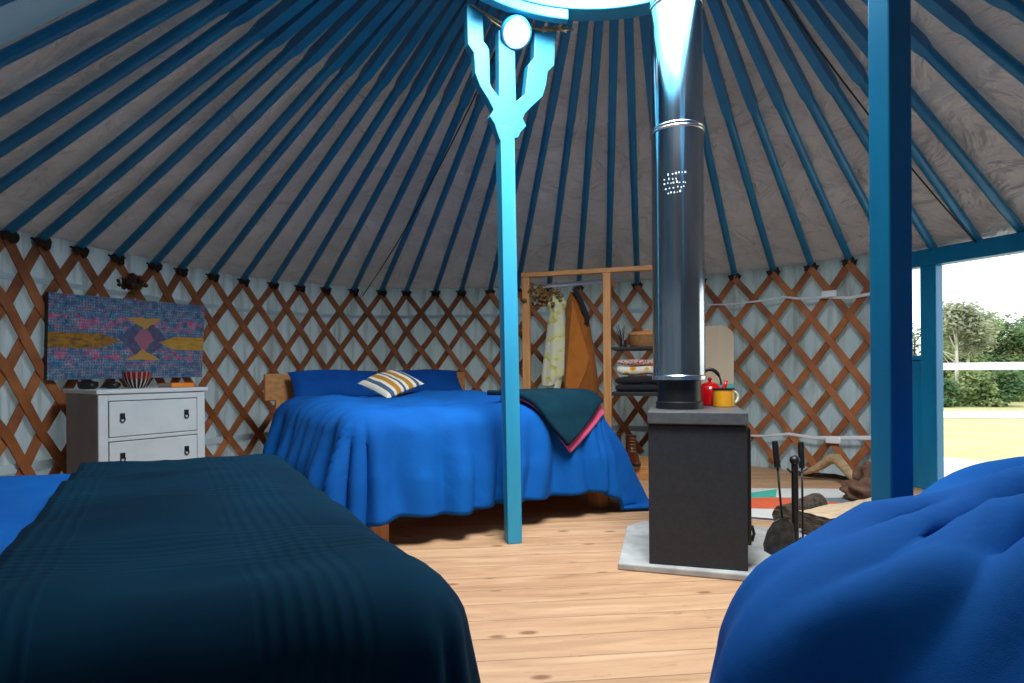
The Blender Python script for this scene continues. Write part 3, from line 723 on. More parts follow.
for z in (z2, z3):
    MB().lathe([(FR, z-.013), (FR+.005, z-.009), (FR+.0055, z-.004), (FR+.001, z-.002), (FR+.001, z+.002), (FR+.0055, z+.004), (FR+.005, z+.009), (FR, z+.013)], fc, 64).build('pipe_band', M['chrome'], flue, smooth=True)
MB().lathe([(FR-.01, z1-.006), (FR+.004, z1-.004), (FR+.004, z1+.012), (FR, z1+.016)], fc, 64).build('pipe_rim', M['chrome'], flue, auto=40)
# worn white print on the pipe
mb = MB(); rnd = random.Random(5)
for r_, (y0, x0, x1) in enumerate(((181, 664, 680), (186, 661, 673), (190, 661, 680), (194.5, 662, 679), (199, 664, 676))):
    x = x0
    while x < x1:
        w = rnd.uniform(.6, 1.6); xx = (x-679)/25.5*.995; a = math.asin(max(-.95, min(.95, xx))); p = fc+Vector((sin(a), -cos(a), 0))*(FR+.0006)
        z = zt(y0+rnd.uniform(-.6, .6)); tn = Vector((cos(a), sin(a), 0)); hw = w*.5*2.35/580; hh = rnd.uniform(.5, 1.1)*.0042
        mb.box((p.x, p.y, z), (hw*2, .0008, hh*2), a); x += w+rnd.uniform(.9, 2.6)
mb.build('worn_print', M['canvas_strap'], flue)

# kettle and mug on the stove
kz = .632; kc = Vector((.905, 2.655, kz))
ket = thing('kettle', 'red enamel kettle with black handle on the stove top behind the mug', 'kettle', kc)
MB().lathe([(.050, 0), (.056, .004), (.057, .03), (.052, .065), (.044, .085), (.038, .090)], kc, 36).build('kettle_body', M['red_enamel'], ket, auto=40)
lid = MB().lathe([(.038, .090), (.036, .096), (.018, .104), (.006, .106), (.006, .112), (.011, .118), (.008, .126), (.001, .128)], kc, 28).build('kettle_lid', M['red_enamel'], ket, auto=40)
e = Vector((.9, -.15, 0)).normalized()
MB().tube([kc+e*.045+Vector((0, 0, .055)), kc+e*.066+Vector((0, 0, .085)), kc+e*.072+Vector((0, 0, .112))], [.014, .010, .007], 12).build('kettle_spout', M['red_enamel'], ket, smooth=True)
pts = [kc+e*(.05*cos(a))+Vector((0, 0, .092+.072*sin(a))) for a in [pi*i/12 for i in range(13)]]
MB().tube(pts, [.004]*3+[.0085]*7+[.004]*3, 10, up=Vector((e.y, -e.x, 0))).build('kettle_handle', M['iron'], ket, smooth=True)
mc = Vector((.928, 2.545, kz))
mug = thing('mug', 'yellow enamel mug with dark rim on the stove top', 'mug', mc)
MB().lathe([(.040, 0), (.044, .002), (.045, .01), (.045, .076), (.042, .076), (.042, .008), (.001, .006)], mc, 36).build('mug_body', M['yellow_enamel'], mug, auto=40)
MB().lathe([(.0455, .0735), (.0475, .0755), (.0475, .079), (.044, .0805), (.0415, .079), (.0415, .0745)], mc, 36).build('mug_rim', M['iron'], mug, auto=40)
e = Vector((.95, .2, 0)).normalized()
pts = [mc+e*(.043+.026*sin(a))+Vector((0, 0, .040-.026*cos(a))) for a in [pi*i/12 for i in range(13)]]
MB().tube(pts, .0052, 8, up=Vector((e.y, -e.x, 0))).build('mug_handle', M['cream_enamel'], mug, smooth=True)

# ------------------------------------------------------------ fireside tools
st = Vector((1.128, 2.32, .028))
stand = thing('fireside_tool_stand', 'black iron stand with ball top for fireside tools on the slab', 'tool stand', st)
MB().lathe([(.001, .0), (.085, .0), (.088, .008), (.080, .020), (.030, .028), (.016, .034)], st, 32).build('stand_base', M['iron'], stand, auto=40)
MB().tube([st+Vector((0, 0, .03)), st+Vector((0, 0, .385))], .013, 12).build('stand_pole', M['iron'], stand, auto=50)
MB().lathe([(.004, -.02), (.016, -.012), (.020, 0), (.016, .012), (.003, .020)], st+Vector((0, 0, .402)), 20).build('ball_finial', M['iron'], stand, smooth=True)
for s in (-1, 1):
    a = st+Vector((0, 0, .36)); MB().tube([a, a+Vector((s*.022, -.012, -.004)), a+Vector((s*.040, -.02, .012))], .0035, 6).build('hook', M['iron'], stand, smooth=True)
sh = thing('fireside_shovel', 'black fireside shovel with long handle hanging left of the stand', 'shovel', atZ(781, 556, 2.23))
Zt = 2.28
hp0, hp1 = atZ(775, 441, Zt), atZ(777.5, 467, Zt)
MB().tube([hp0, hp0.lerp(hp1, .1), hp1], [.010, .0125, .0115], 12).build('handle_grip', M['iron'], sh, auto=50)
MB().tube([hp1, atZ(780, 495, Zt), atZ(782.5, 520, Zt-.01)], .0045, 8).build('shovel_shaft', M['iron'], sh, smooth=True)
outl = [(773, 522), (779, 518.5), (787, 518.5), (793, 524), (794.5, 533), (795, 545), (793, 554), (785, 557), (774, 556.5), (764, 551), (763, 544), (767, 531)]
cx_, cy_ = 780, 538
mb = MB(); n_ = len(outl); rings = []
for q, dz in ((1.0, 0), (.86, .012), (.5, .018)):
    rings.append([atZ(cx_+(x-cx_)*q, cy_+(y-cy_)*q, 2.25+dz) for x, y in outl])
vs = sum(rings, [])+[atZ(cx_, cy_, 2.27)]
fs = []
for k in range(2):
    for j in range(n_): fs.append((k*n_+j, k*n_+(j+1) % n_, (k+1)*n_+(j+1) % n_, (k+1)*n_+j))
for j in range(n_): fs.append((2*n_+j, 2*n_+(j+1) % n_, 3*n_))
M['shovel'] = vary('worn_iron', (46, 48, 50), (84, 86, 88), 30, .42, .2, metal=.6)
mb.add(vs, fs).build('shovel_pan', M['shovel'], sh, smooth=True, solid=.003)
pk = thing('fireside_brush', 'black fireside tool with long handle hanging right of the stand', 'fireside tool', atZ(803, 545, 2.34))
Zt = 2.36; hp0, hp1 = atZ(801, 442, Zt), atZ(802, 468, Zt)
MB().tube([hp0, hp0.lerp(hp1, .1), hp1], [.010, .0125, .0115], 12).build('handle_grip', M['iron'], pk, auto=50)
MB().tube([hp1, atZ(803, 538, Zt)], .0045, 8).build('tool_shaft', M['iron'], pk, smooth=True)
bp = atZ(803, 538, Zt); MB().lathe([(.012, .0), (.020, -.01), (.022, -.035), (.026, -.075), (.001, -.078)][::-1], bp, 16).build('brush_head', M['rubber'], pk, auto=40)

# ------------------------------------------------------------ logs, driftwood, stone
def log(p0, p1, r, label, seed, split=True):
    p0 = Vector(p0); p1 = Vector(p1); root = thing('split_log', label, 'log', (p0+p1)/2-Vector((0, 0, r)), 'firewood logs')
    ax = (p1-p0).normalized(); up = Vector((0, 0, 1)); side = ax.cross(up).normalized(); up = side.cross(ax)
    n = 18; m = 14; vs = []; fs = []; mi = []
    mb = MB()
    for i in range(m+1):
        c = p0.lerp(p1, i/m)
        for j in range(n):
            a = 2*pi*j/n; k = r*(1+.16*noise.noise(Vector((cos(a)*1.5, sin(a)*1.5, i*.25+seed))))
            x, y = k*cos(a), k*sin(a)
            if split: y = min(y, r*.30+.01*noise.noise(Vector((x*20, i*.6, seed))))
            vs.append(c+side*x+up*y)
    for i in range(m):
        for j in range(n): fs.append((i*n+j, i*n+(j+1) % n, (i+1)*n+(j+1) % n, (i+1)*n+j))
    mb.add(vs, fs)
    for k, f in enumerate(mb.f):
        j = k % n; a = 2*pi*(j+.5)/n
        if split and .3 < sin(a): mb.m[k] = 1
    mb.add([vs[j] for j in range(n)], [tuple(range(n))], 0); mb.add([vs[m*n+j] for j in range(n)], [tuple(range(n))[::-1]], 0)
    mb.build('log_body', [M['bark'], M['split_wood']], root, auto=45)
def G3(px, py, H): return atH(px, py, H)
log(Vector((1.37, 2.64, .105)), Vector((1.95, 2.96, .105)), .085, 'split log with pale cut face lying on top of the woodpile', 1)
log(Vector((1.30, 2.80, .082)), Vector((1.62, 3.08, .082)), .05, 'thin dark barked log at the back of the woodpile', 2, False)
log(Vector((1.36, 2.47, .085)), Vector((1.90, 2.72, .085)), .055, 'dark barked log at the near side of the woodpile, beside the right bed', 3, False)
# curved driftwood resting against the lattice
Zd = 4.05
dp = [(802, 474, 4.14), (812, 470, 4.1), (822, 465, 4.06), (830, 459, 4.0), (837, 459, 3.95), (843, 466, 3.88), (850, 474, 3.8), (858, 481, 3.72), (864, 489, 3.64)]
pts = [atZ(*p) for p in dp]; 
for p in pts: p.z = max(p.z, .03)
tag(MB().tube(pts, [.012, .022, .03, .036, .038, .032, .028, .022, .012], 12).build('driftwood_branch', M['driftwood'], smooth=True), 'smooth curved pale driftwood branch leaning at the foot of the lattice', 'branch')
dp = [(798, 476, 4.2), (815, 476.5, 4.15), (835, 477, 4.1), (856, 482, 3.95)]
pts = [atZ(*p) for p in dp]
for p in pts: p.z = .03
tag(MB().tube(pts, [.012, .018, .018, .010], 8).build('stick', M['bark'], smooth=True), 'thin dark stick lying on the floor below the curved driftwood', 'stick')
c = atH(859, 502, 0); mb = MB(); mb.blob(c+Vector((.04, .0, .07)), (.12, .10, .07), 4, 0, .6, 1.8, 3); mb.blob(c+Vector((.10, .06, .13)), (.07, .06, .09), 4, 0, .6, 1.8, 6)
for v in mb.v: v.z = max(v.z, .004)
tag(mb.build('log_stump', M['rock'], smooth=True), 'rough reddish brown lump of root wood beside the right post', 'root wood')

# ------------------------------------------------------------ geometric rug behind the stove
def rugpt(x, y, z=.010): return atH(x, y, z)
RW, RT, RO, RG = [vary('rug_'+n_, a, b, 40, .95, .1) for n_, a, b in (('white', (206, 204, 200), (218, 216, 212)), ('teal', (64, 170, 150), (76, 182, 162)), ('orange', (214, 92, 56), (226, 106, 66)), ('grey', (112, 122, 132), (126, 136, 144)))]
M['rug_edge'] = vary('rug_edge', (66, 46, 40), (80, 58, 50), 30, .95, .1)
mb = MB()
rc = [rugpt(712, 488.0), rugpt(905, 489.0), rugpt(905, 531), rugpt(712, 515)]
mb.prism([p-Vector((0, 0, .008)) for p in rc][::-1], (0, 0, .008), 0)
def rp(pts, mi, z): mb.prism([rugpt(x, y, .0105) for x, y in pts][::-1], (0, 0, z), mi)
rp([(712, 501.5), (749, 493), (777, 489.2), (776, 497)], 1, .001)
rp([(712, 499), (776, 497.5), (815, 501), (856, 504.5), (820, 508), (785, 509), (712, 507.5)], 2, .0015)
rp([(777, 497.5), (815, 498.2), (905, 496.5), (905, 503), (856, 504.5), (815, 501.5)], 3, .001)
rp([(712, 513.8), (712, 515.0), (905, 531), (905, 529.5)], 4, .001)
tag(mb.build('rug', [RW, RT, RO, RG, M['rug_edge']]), 'flat rug with white, teal, orange and grey geometric shapes behind the stove', 'rug')

# ------------------------------------------------------------ round-topped board, cable
b0, b1 = Vector((1.36, 4.72, 0)), Vector((1.745, 4.55, 0)); n_ = 14; w = (b1-b0).length; d = (b1-b0).normalized()
bn = Vector((d.y, -d.x, 0))
if bn.y > 0: bn = -bn
tp = 1.135; rr = .10
def boardpoly(z0, z1, top):
    if not top: return [(0, z0), (w, z0), (w, z1), (0, z1)]
    p = [(0, z0), (w, z0)]
    for i in range(9): a = pi/2*i/8; p.append((w-rr+rr*cos(a), z1-rr+rr*sin(a)))
    for i in range(9): a = pi/2+pi/2*i/8; p.append((rr+rr*cos(a), z1-rr+rr*sin(a)))
    return p
broot = thing('round_topped_board', 'tall round-topped beige board with teal lower part behind the kettle', 'board', b0+d*w/2+bn*.22)
M['beige'] = vary('beige_board', (196, 178, 152), (208, 190, 164), 8, .7, .1, stretch=(1, 1, .3)); M['teal_board'] = vary('teal_board', (84, 176, 164), (94, 186, 174), 8, .7, .05)
for nm, z0, z1, tpf, mt in (('beige_upper', .68, tp, True, 'beige'), ('teal_lower', .0, .68, False, 'teal_board')):
    pl = [b0+d*x+bn*(.02+.16*(1-z/tp))+Vector((0, 0, z)) for x, z in boardpoly(z0, z1, tpf)]
    MB().prism(pl, bn*.022).build(nm, M[mt], broot, bevel=.003)
# cables in front of the lattice
def wallcable(pts, r, label, clip=None):
    P = []
    for px, py in pts:
        t = ang_px(px); q = wp(t, 0, .088); P.append(Vector((q.x, q.y, atZ(px, py, q.y).z)))
    # smooth
    Q = []
    for i in range(len(P)-1):
        for k in range(6):
            f = k/6; px_ = P[i][:]; t0 = atan2(P[i].x-CX, P[i].y-CY); t1 = atan2(P[i+1].x-CX, P[i+1].y-CY); tt = t0+(t1-t0)*f
            q = wp(tt, P[i].z+(P[i+1].z-P[i].z)*f, .088); Q.append(q)
    Q.append(P[-1])
    root = thing('wall_cable', label, 'cable', Q[0]); nr = [(Vector((CX, CY, 0))-Vector((p.x, p.y, 0))).normalized() for p in Q]
    rs = [r*(1+1.2*i/len(Q)) for i in range(len(Q))]
    MB().sweep(Q, [(cos(a)*1, sin(a)*.25) for a in [2*pi*j/8 for j in range(8)]], nr, scl=rs).build('cable_run', M['white_cable'], root, smooth=True)
    if clip:
        t = ang_px(clip[0]); q = wp(t, 0, .10); q.z = atZ(clip[0], clip[1], q.y).z; nn = (Vector((CX, CY, 0))-Vector((q.x, q.y, 0))).normalized()
        MB().box(q, (.10, .03, .05), atan2(nn.y, nn.x)+pi/2).build('cable_clip', M['white_plastic'], root, bevel=.008)
wallcable([(704, 305), (735, 304), (760, 301), (785, 297), (800, 298.5), (828, 297), (850, 298), (873, 294), (893, 291)], .006, 'white cable running across the upper lattice right of the flue pipe', (832, 294))
wallcable([(741, 435.5), (765, 436), (790, 434), (815, 438), (850, 438), (893, 438)], .008, 'white cable running low across the lattice behind the fireside tools', (835, 440))

# ------------------------------------------------------------ clothes rack
rk0, rk1, rk2 = Vector((.115, 4.50, 0)), Vector((.71, 4.31, 0)), Vector((1.13, 4.176, 0))
rdx = (rk2-rk0).normalized(); rdy = Vector((-rdx.y, rdx.x, 0)); ra_ = atan2(rdx.y, rdx.x); DEP = .36
rack = thing('clothes_rack', 'open pine clothes rack with shelves standing against the lattice', 'rack', (rk0+rk2)/2+rdy*.18)
def rbox(name, c, size, mat='pine', bev=.004, parent=None): return MB().box(c, size, ra_).build(name, M[mat], parent or rack, bevel=bev)
TOPZ = 1.545
for base_ in (rk0, rk1, rk2):
    for dd in ((0, DEP) if base_ is rk2 else (0,)): rbox('upright', base_+rdy*dd+Vector((0, 0, (TOPZ-.03)/2)), (.058 if dd == 0 else .04, .04, TOPZ-.03))
L02 = (rk2-rk0).length; mid = (rk0+rk2)/2
for dd in (0,): rbox('top_rail', mid+rdy*dd+Vector((0, 0, TOPZ-.012)), (L02+.07, .045, .035), 'pine_x')
rbox('crossbar', rk0+rdy*DEP/2+Vector((0, 0, 1.47)), (.03, DEP, .05)); rbox('crossbar', rk1+rdy*DEP/2+Vector((0, 0, 1.47)), (.03, DEP, .05)); rbox('crossbar', rk2+rdy*DEP/2+Vector((0, 0, 1.47)), (.03, DEP, .05))
m12 = (rk1+rk2)/2; L12 = (rk2-rk1).length
M['dark_shelf'] = vary('dark_shelf', (34, 32, 32), (48, 46, 46), 8, .6, .05)
zs1, zs2 = atZ(635, 348, 4.25).z, atZ(635, 394, 4.25).z
rbox('shelf', m12+rdy*.18+Vector((0, 0, zs1)), (L12-.06, DEP, .022), 'dark_shelf'); rbox('shelf', m12+rdy*.18+Vector((0, 0, zs2)), (L12-.06, DEP, .03), 'dark_shelf')
rbox('base_shelf', mid+rdy*.18+Vector((0, 0, .085)), (L02+.06, DEP+.1, .03), 'pine_x'); rbox('plinth', mid-rdy*.035+Vector((0, 0, .035)), (L02+.06, .03, .07), 'pine_x')
ba = rk0+rdx*.03+rdy*.12+Vector((0, 0, 1.455)); bb = rk1-rdx*.03+rdy*.12+Vector((0, 0, 1.475))
MB().tube([ba, bb], .016, 16).build('hanging_rail', M['white_plastic'], rack, auto=50)
def onrail(px, py, dz=0):
    return on_plane(px, py, rk0+rdy*.12, rk1+rdy*.12)
# garments: closed pleated sheets hanging from a hook point
def garment(name, rows, mats, label, cat, seed, pleats=5, depth=.05, mi_fn=None, extra=None):
    """rows: (py, pxleft, pxright, depth)"""
    n = 40; vs = []; fs = []; mb = MB(); m = 0; R_ = []
    for k in range(len(rows)-1):
        for q in range(6): R_.append([rows[k][c]+(rows[k+1][c]-rows[k][c])*q/6 for c in range(4)])
    R_.append(list(rows[-1]))
    for i, (py, xl, xr, dp_) in enumerate(R_):
        a = onrail(xl, py); b = onrail(xr, py); c = (a+b)/2; hw = (b-a).length/2
        for j in range(n):
            th = 2*pi*j/n; f = i/len(R_)
            k = 1+.16*f*sin(pleats*th+seed+1.2*sin(f*3))+.08*noise.noise(Vector((cos(th)*2, sin(th)*2, f*4+seed)))
            vs.append(c+rdx*hw*cos(th)*(.97+.03*k)+rdy*dp_*sin(th)*k*1.2+Vector((0, 0, .012*sin(2*th+seed)*f)))
    for i in range(len(R_)-1):
        for j in range(n): fs.append((i*n+j, i*n+(j+1) % n, (i+1)*n+(j+1) % n, (i+1)*n+j))
    fs += [tuple(range(n)), tuple((len(R_)-1)*n+j for j in range(n))[::-1]]
    mb.add(vs, fs); root = thing(name, label, cat, onrail((rows[-1][1]+rows[-1][2])/2, rows[-1][0])); mb.build('cloth', mats, root, smooth=True)
    return root
t = NT('floral_cotton'); co = t.coord((1, 1, 1)); vo = t.N('ShaderNodeTexVoronoi'); vo.inputs['Scale'].default_value = 16; t.L(t.coord(), vo.inputs['Vector'])
n1 = t.noise(co, 9, 4, .6, 1.5)
col = t.ramp(n1, [(.40, lin((196, 196, 184))), (.52, lin((206, 200, 140))), (.62, lin((176, 168, 84)))])
col = t.mix(t.ramp(vo.outputs['Distance'], [(.10, (1, 1, 1)), (.2, (0, 0, 0))]), col, lin((214, 206, 214))); t.base(col); t.set(.9, 0, .1, .1); t.bump(n1, .3, .01); M['floral'] = t.m
g1 = garment('dress', [(293, 554, 558, .012), (298, 549, 563, .03), (304, 546, 567, .045), (312, 549, 565, .04), (350, 545, 566, .05), (376, 541.5, 565, .055), (384, 542, 560, .05)], M['floral'], 'pale yellow and white floral dress hanging from the metal rail', 'dress', 2)
MB().tube([onrail(556, 282), onrail(557, 287), onrail(556, 298)], .003, 6).build('hanger_hook', M['cord'], g1, smooth=True)
g1b = garment('scarf', [(330, 560, 564, .02), (360, 557, 566, .03), (390, 552, 560, .03), (401, 551, 558, .025)], M['floral'], 'narrow patterned cloth end hanging below the floral dress', 'scarf', 5, 3)
g2 = garment('jacket', [(292, 570, 576, .02), (300, 567, 582, .04), (325, 565.5, 590, .06), (355, 564.5, 595, .07), (385, 564, 599, .07), (398, 570, 597, .06)], M['brown_jacket'], 'brown jacket hanging from the metal rail right of the floral dress', 'jacket', 4, 5)
g2l = [(564.5, 392), (572, 300), (589, 358), (586, 372), (575, 396)]
pl = [on_plane(x, y, rk0+rdy*.03, rk1+rdy*.03) for x, y in g2l]
M['jacket_light'] = fabric('jacket_front', (156, 90, 32), (176, 104, 42), .9, .3, 600, .1, 9)
MB().prism(pl, rdy*.02).build('front_panel', M['jacket_light'], g2, bevel=.006)
MB().tube([onrail(574, 281), onrail(575, 286), onrail(573, 294)], .003, 6).build('hanger_hook', M['cord'], g2, smooth=True)
mb = MB(); mb.rect([on_plane(x, y, rk0+rdy*.04, rk1+rdy*.04) for x, y in ((574, 288), (580, 298), (585, 311), (588, 318), (586, 322))], .035, .02, -rdy)
tag(mb.build('dark_strap', M['charcoal'], smooth=True, bevel=.003), 'dark brown strap hanging over the shoulder of the jacket', 'strap')
# dried flowers on the rack
def bunch(c, spread, down, n, mat, seed, r=.003):
    rnd = random.Random(seed); mb = MB(); c = Vector(c)
    for i in range(n):
        d = Vector((rnd.gauss(0, 1)*spread, rnd.gauss(0, .5)*spread, -down*rnd.uniform(.3, 1)))
        mb.tube([c, c+d*.55+Vector((0, 0, .01)), c+d], [r*.6, r*.5, r*.4], 5)
        mb.blob(c+d, rnd.uniform(.010, .020), 1, 0, .7, 3, i)
        mb.blob(c+d*.7+Vector((rnd.uniform(-.02, .02), 0, 0)), rnd.uniform(.008, .014), 1, 0, .7, 3, i+.5)
    return mb
p = on_plane(541, 285, rk0+rdy*.05, rk1+rdy*.05)
mb = bunch(p, .07, .16, 42, 'dried', 3); tag(mb.build('dried_flower_bunch', M['dried'], smooth=True), 'bunch of dried flowers hanging at the left end of the clothes rail', 'dried flowers')
t_ = ang_px(126); p = wp(t_, atZ(126, 274, wp(t_).y).z, .08)
mb = bunch(p, .035, .10, 46, 'dark_dried', 8); tag(mb.build('dried_flower_bunch', M['dark_dried'], smooth=True), 'small dark dried flower bunch tied to the lattice above the hanging picture', 'dried flowers')

# things on the shelves
def shelfpt(px, z, d_=.12): 
    q = on_plane(px, 347, rk0+rdy*d_, rk2+rdy*d_); return Vector((q.x, q.y, z))
zt1 = zs1+.011; zt2 = zs2+.015
bc = shelfpt(646, zt1)
bk = thing('basket', 'round woven basket with wooden lid on the upper rack shelf', 'basket', bc)
MB().lathe([(.001, 0), (.115, 0), (.125, .02), (.128, .05), (.127, .085)], bc, 36).build('basket_body', M['wicker'], bk, auto=40)
MB().lathe([(.132, .085), (.134, .10), (.10, .112), (.03, .115), (.02, .13), (.001, .132)], bc, 36).build('basket_lid', M['pine'], bk, auto=40)
pc = shelfpt(623, zt1, .06)
pot = thing('incense_holder', 'small dark jar of thin black sticks on the upper rack shelf', 'stick holder', pc)
MB().lathe([(.001, 0), (.022, 0), (.024, .03), (.016, .045), (.016, .05)], pc, 20).build('jar', M['iron'], pot, auto=40)
for i, (dx, dz) in enumerate(((-.05, .15), (-.035, .165), (-.02, .13), (.012, .16), (-.045, .12), (.004, .14))):
    MB().tube([pc+Vector((dx*.1, 0, .02)), pc+Vector((dx, .01*(i-2), dz))], .003, 6).build('stick', M['iron'], pot)
def folded(c, w, d_, h, layers, mat, name, label, cat, seed):
    root = thing(name, label, cat, c)
    for k in range(layers):
        n = 28; vs = []; zc = h/layers*(k+.5); hh = h/layers/2*.96; mb = MB()
        m_ = 10
        for i in range(n+1):
            x = -w/2+w*i/n
            for j in range(m_):
                a = 2*pi*j/m_; ca, sa = cos(a), sin(a)
                yy = (abs(ca)**.35)*(1 if ca > 0 else -1)*d_/2; zz = (abs(sa)**.6)*(1 if sa > 0 else -1)*hh
                e = (1-(abs(2*x/w))**8)**.3 if abs(2*x/w) < 1 else 0
                sag = .012*noise.noise(Vector((x*9, k*3+seed, 0)))
                q = c+rdx*x+rdy*(yy*(.9+.1*e)+.006*noise.noise(Vector((x*12, k, seed))))+Vector((0, 0, zc+zz*max(.55, e)+sag*(k+1)/layers)); vs.append(q)
        fs = [(i*m_+j, i*m_+(j+1) % m_, (i+1)*m_+(j+1) % m_, (i+1)*m_+j) for i in range(n) for j in range(m_)]
        fs += [tuple(range(m_))[::-1], tuple(n*m_+j for j in range(m_))]
        mb.add(vs, fs).build('folded_layer', mat[k % len(mat)] if isinstance(mat, list) else mat, root, smooth=True)
    return root
t = NT('flower_quilt'); vo = t.N('ShaderNodeTexVoronoi'); vo.inputs['Scale'].default_value = 17; t.L(t.coord(), vo.inputs['Vector'])
col = t.ramp(vo.outputs['Distance'], [(.0, lin((206, 120, 40))), (.22, lin((222, 176, 70))), (.42, lin((222, 214, 200)))], 'CONSTANT'); t.base(col); t.set(.9, 0, .1); M['quilt'] = t.m
t = NT('speckled_pink'); vo = t.N('ShaderNodeTexVoronoi'); vo.inputs['Scale'].default_value = 60; t.L(t.coord(), vo.inputs['Vector'])
t.base(t.ramp(vo.outputs['Distance'], [(.0, lin((150, 40, 60))), (.35, lin((204, 168, 158)))], 'CONSTANT')); t.set(.9, 0, .1); M['speckled'] = t.m
fcn = shelfpt(641, zt2, .15)
folded(fcn, .36, .27, .115, 2, M['charcoal'], 'folded_blanket', 'dark folded blankets at the bottom of the shelf stack', 'blanket', 4)
folded(fcn+Vector((0, 0, .122)), .34, .25, .07, 1, M['quilt'], 'folded_quilt', 'white folded quilt with orange flowers on the lower rack shelf', 'quilt', 5)
folded(fcn+Vector((0, 0, .195)), .33, .25, .045, 1, M['speckled'], 'folded_quilt', 'pink speckled folded cloth on top of the shelf stack', 'cloth', 6)
# boots
def boot(c, fwd, label):
    root = thing('boot', label, 'boot', c, 'brown boots'); fwd = unit(*fwd); sd_ = Vector((fwd.y, -fwd.x, 0))
    mb = MB(); secs = [(-.10, .033, .05, .012, .22), (-.07, .040, .20, .012, .22), (-.02, .042, .20, .012, .2), (.03, .042, .11, .012, .2), (.08, .046, .075, .012, .2), (.125, .042, .06, .012, .2), (.155, .026, .045, .012, .2)]
    n = 16; vs = []
    # vertical shaft + foot as loft of rings along a bent spine
    spine = [((-.045, .205), .052, .042), ((-.045, .17), .050, .040), ((-.047, .12), .050, .038), ((-.04, .085), .062, .040), ((-.005, .060), .078, .043), ((.03, .045), .075, .045)]
    for (x, z), rx, ry in spine[:4]:
        for j in range(n): a = 2*pi*j/n; vs.append(c+fwd*(x+rx*cos(a))+sd_*ry*sin(a)+Vector((0, 0, z)))
    for (x, z), rx, ry in (((.0, .055), .108, .044), ((.012, .03), .128, .047), ((.012, .018), .13, .047)):
        for j in range(n): a = 2*pi*j/n; vs.append(c+fwd*(x+rx*cos(a))+sd_*ry*sin(a)*(1-.12*cos(a))+Vector((0, 0, z-(.01*cos(a) if z > .05 else 0))))
    m = len(vs)//n; fs = [(i*n+j, i*n+(j+1) % n, (i+1)*n+(j+1) % n, (i+1)*n+j) for i in range(m-1) for j in range(n)]+[tuple(range(n)), tuple((m-1)*n+j for j in range(n))[::-1]]
    mb.add(vs, fs).build('boot_upper', M['leather'], root, smooth=True, sub=1)
    vs = []
    for z in (0, .018):
        for j in range(24): a = 2*pi*j/24; vs.append(c+fwd*(.012+.134*cos(a))+sd_*.050*sin(a)*(1-.12*cos(a))+Vector((0, 0, z)))
    MB().add(vs, [tuple(range(24))[::-1], tuple(range(24, 48))]+[(j, (j+1) % 24, 24+(j+1) % 24, 24+j) for j in range(24)]).build('boot_sole', M['rubber'], root)
    mb = MB()
    for k in range(5):
        z = .09+.024*k; x = .03-.018*min(k, 2)*1.0+.0; x = [.040, .022, .010, .008, .008][k]
        mb.tube([c+fwd*x+sd_*-.022+Vector((0, 0, z)), c+fwd*(x+.004)+Vector((0, 0, z+.004)), c+fwd*x+sd_*.022+Vector((0, 0, z+.006))], .0018, 6)
    mb.build('boot_laces', M['twine'], root, smooth=True)
zb = .100
q = on_plane(633, 455, rk0+rdy*.02, rk2+rdy*.02); boot(Vector((q.x, q.y+.02, zb)), (.05, -1), 'right one of the brown laced boots standing on the rack base')
q = on_plane(617, 455, rk0+rdy*.06, rk2+rdy*.06); boot(Vector((q.x, q.y+.05, zb)), (-.25, -1), 'left one of the brown laced boots, half hidden behind the far bed')

# ------------------------------------------------------------ chest of drawers
c0 = Vector((-2.17, 3.04, 0)); c1 = Vector((-1.85, 3.49, 0)); cw = (c1-c0).normalized(); cwL = (c1-c0).length; cd = Vector((-cw.y, cw.x, 0)); ca = atan2(cw.y, cw.x); CDp = .46
chest = thing('chest_of_drawers', 'small white chest of drawers with ring pulls against the left lattice', 'chest of drawers', c0+cw*cwL/2+cd*.2)
def cbox(name, w0, w1, d0, d1, z0, z1, mat='white_paint', parent=chest, bev=.003):
    c = c0+cw*(w0+w1)/2+cd*(d0+d1)/2; return MB().box((c.x, c.y, (z0+z1)/2), (w1-w0, d1-d0, z1-z0), ca).build(name, M[mat], parent, bevel=bev)
M['side_panel_grey'] = vary('taupe_side', (118, 108, 108), (132, 122, 120), 6, .6, .08)
HT = .712
cbox('chest_top', -.012, cwL+.015, -.012, CDp+.01, HT-.022, HT)
body = cbox('carcass', .0, cwL, .012, CDp, .04, HT-.022, 'side_panel_grey')
cbox('front_frame', .0, .045, 0, .014, .0, HT-.022); cbox('front_frame', cwL-.045, cwL, 0, .014, .0, HT-.022)
zrows = [(.455, .652), (.245, .435), (.06, .225)]
for (za, zb_) in ((HT-.060, HT-.022), (.435, .455), (.225, .245), (.0, .06)): cbox('front_frame', .045, cwL-.045, 0, .014, za, zb_)
for z0, z1_ in zrows:
    cbox('drawer_gap', .045, cwL-.045, .004, .013, z0, z1_, 'dark_seam', bev=0)
    dw = cbox('drawer', .049, cwL-.049, -.004, .010, z0+.004, z1_-.005)
    for q in (.11, cwL-.11):
        cc = c0+cw*q-cd*.006+Vector((0, 0, (z0+z1_)/2+.015))
        mb = MB().box(cc, (.024, .006, .030), ca); mb.tube([cc+cw*(.011*sin(a))-cd*.005+Vector((0, 0, -.018-.013*cos(a)*1.1)) for a in [2*pi*i/14 for i in range(15)]], .0032, 6, up=-cd)
        mb.build('ring_pull', M['iron'], dw)
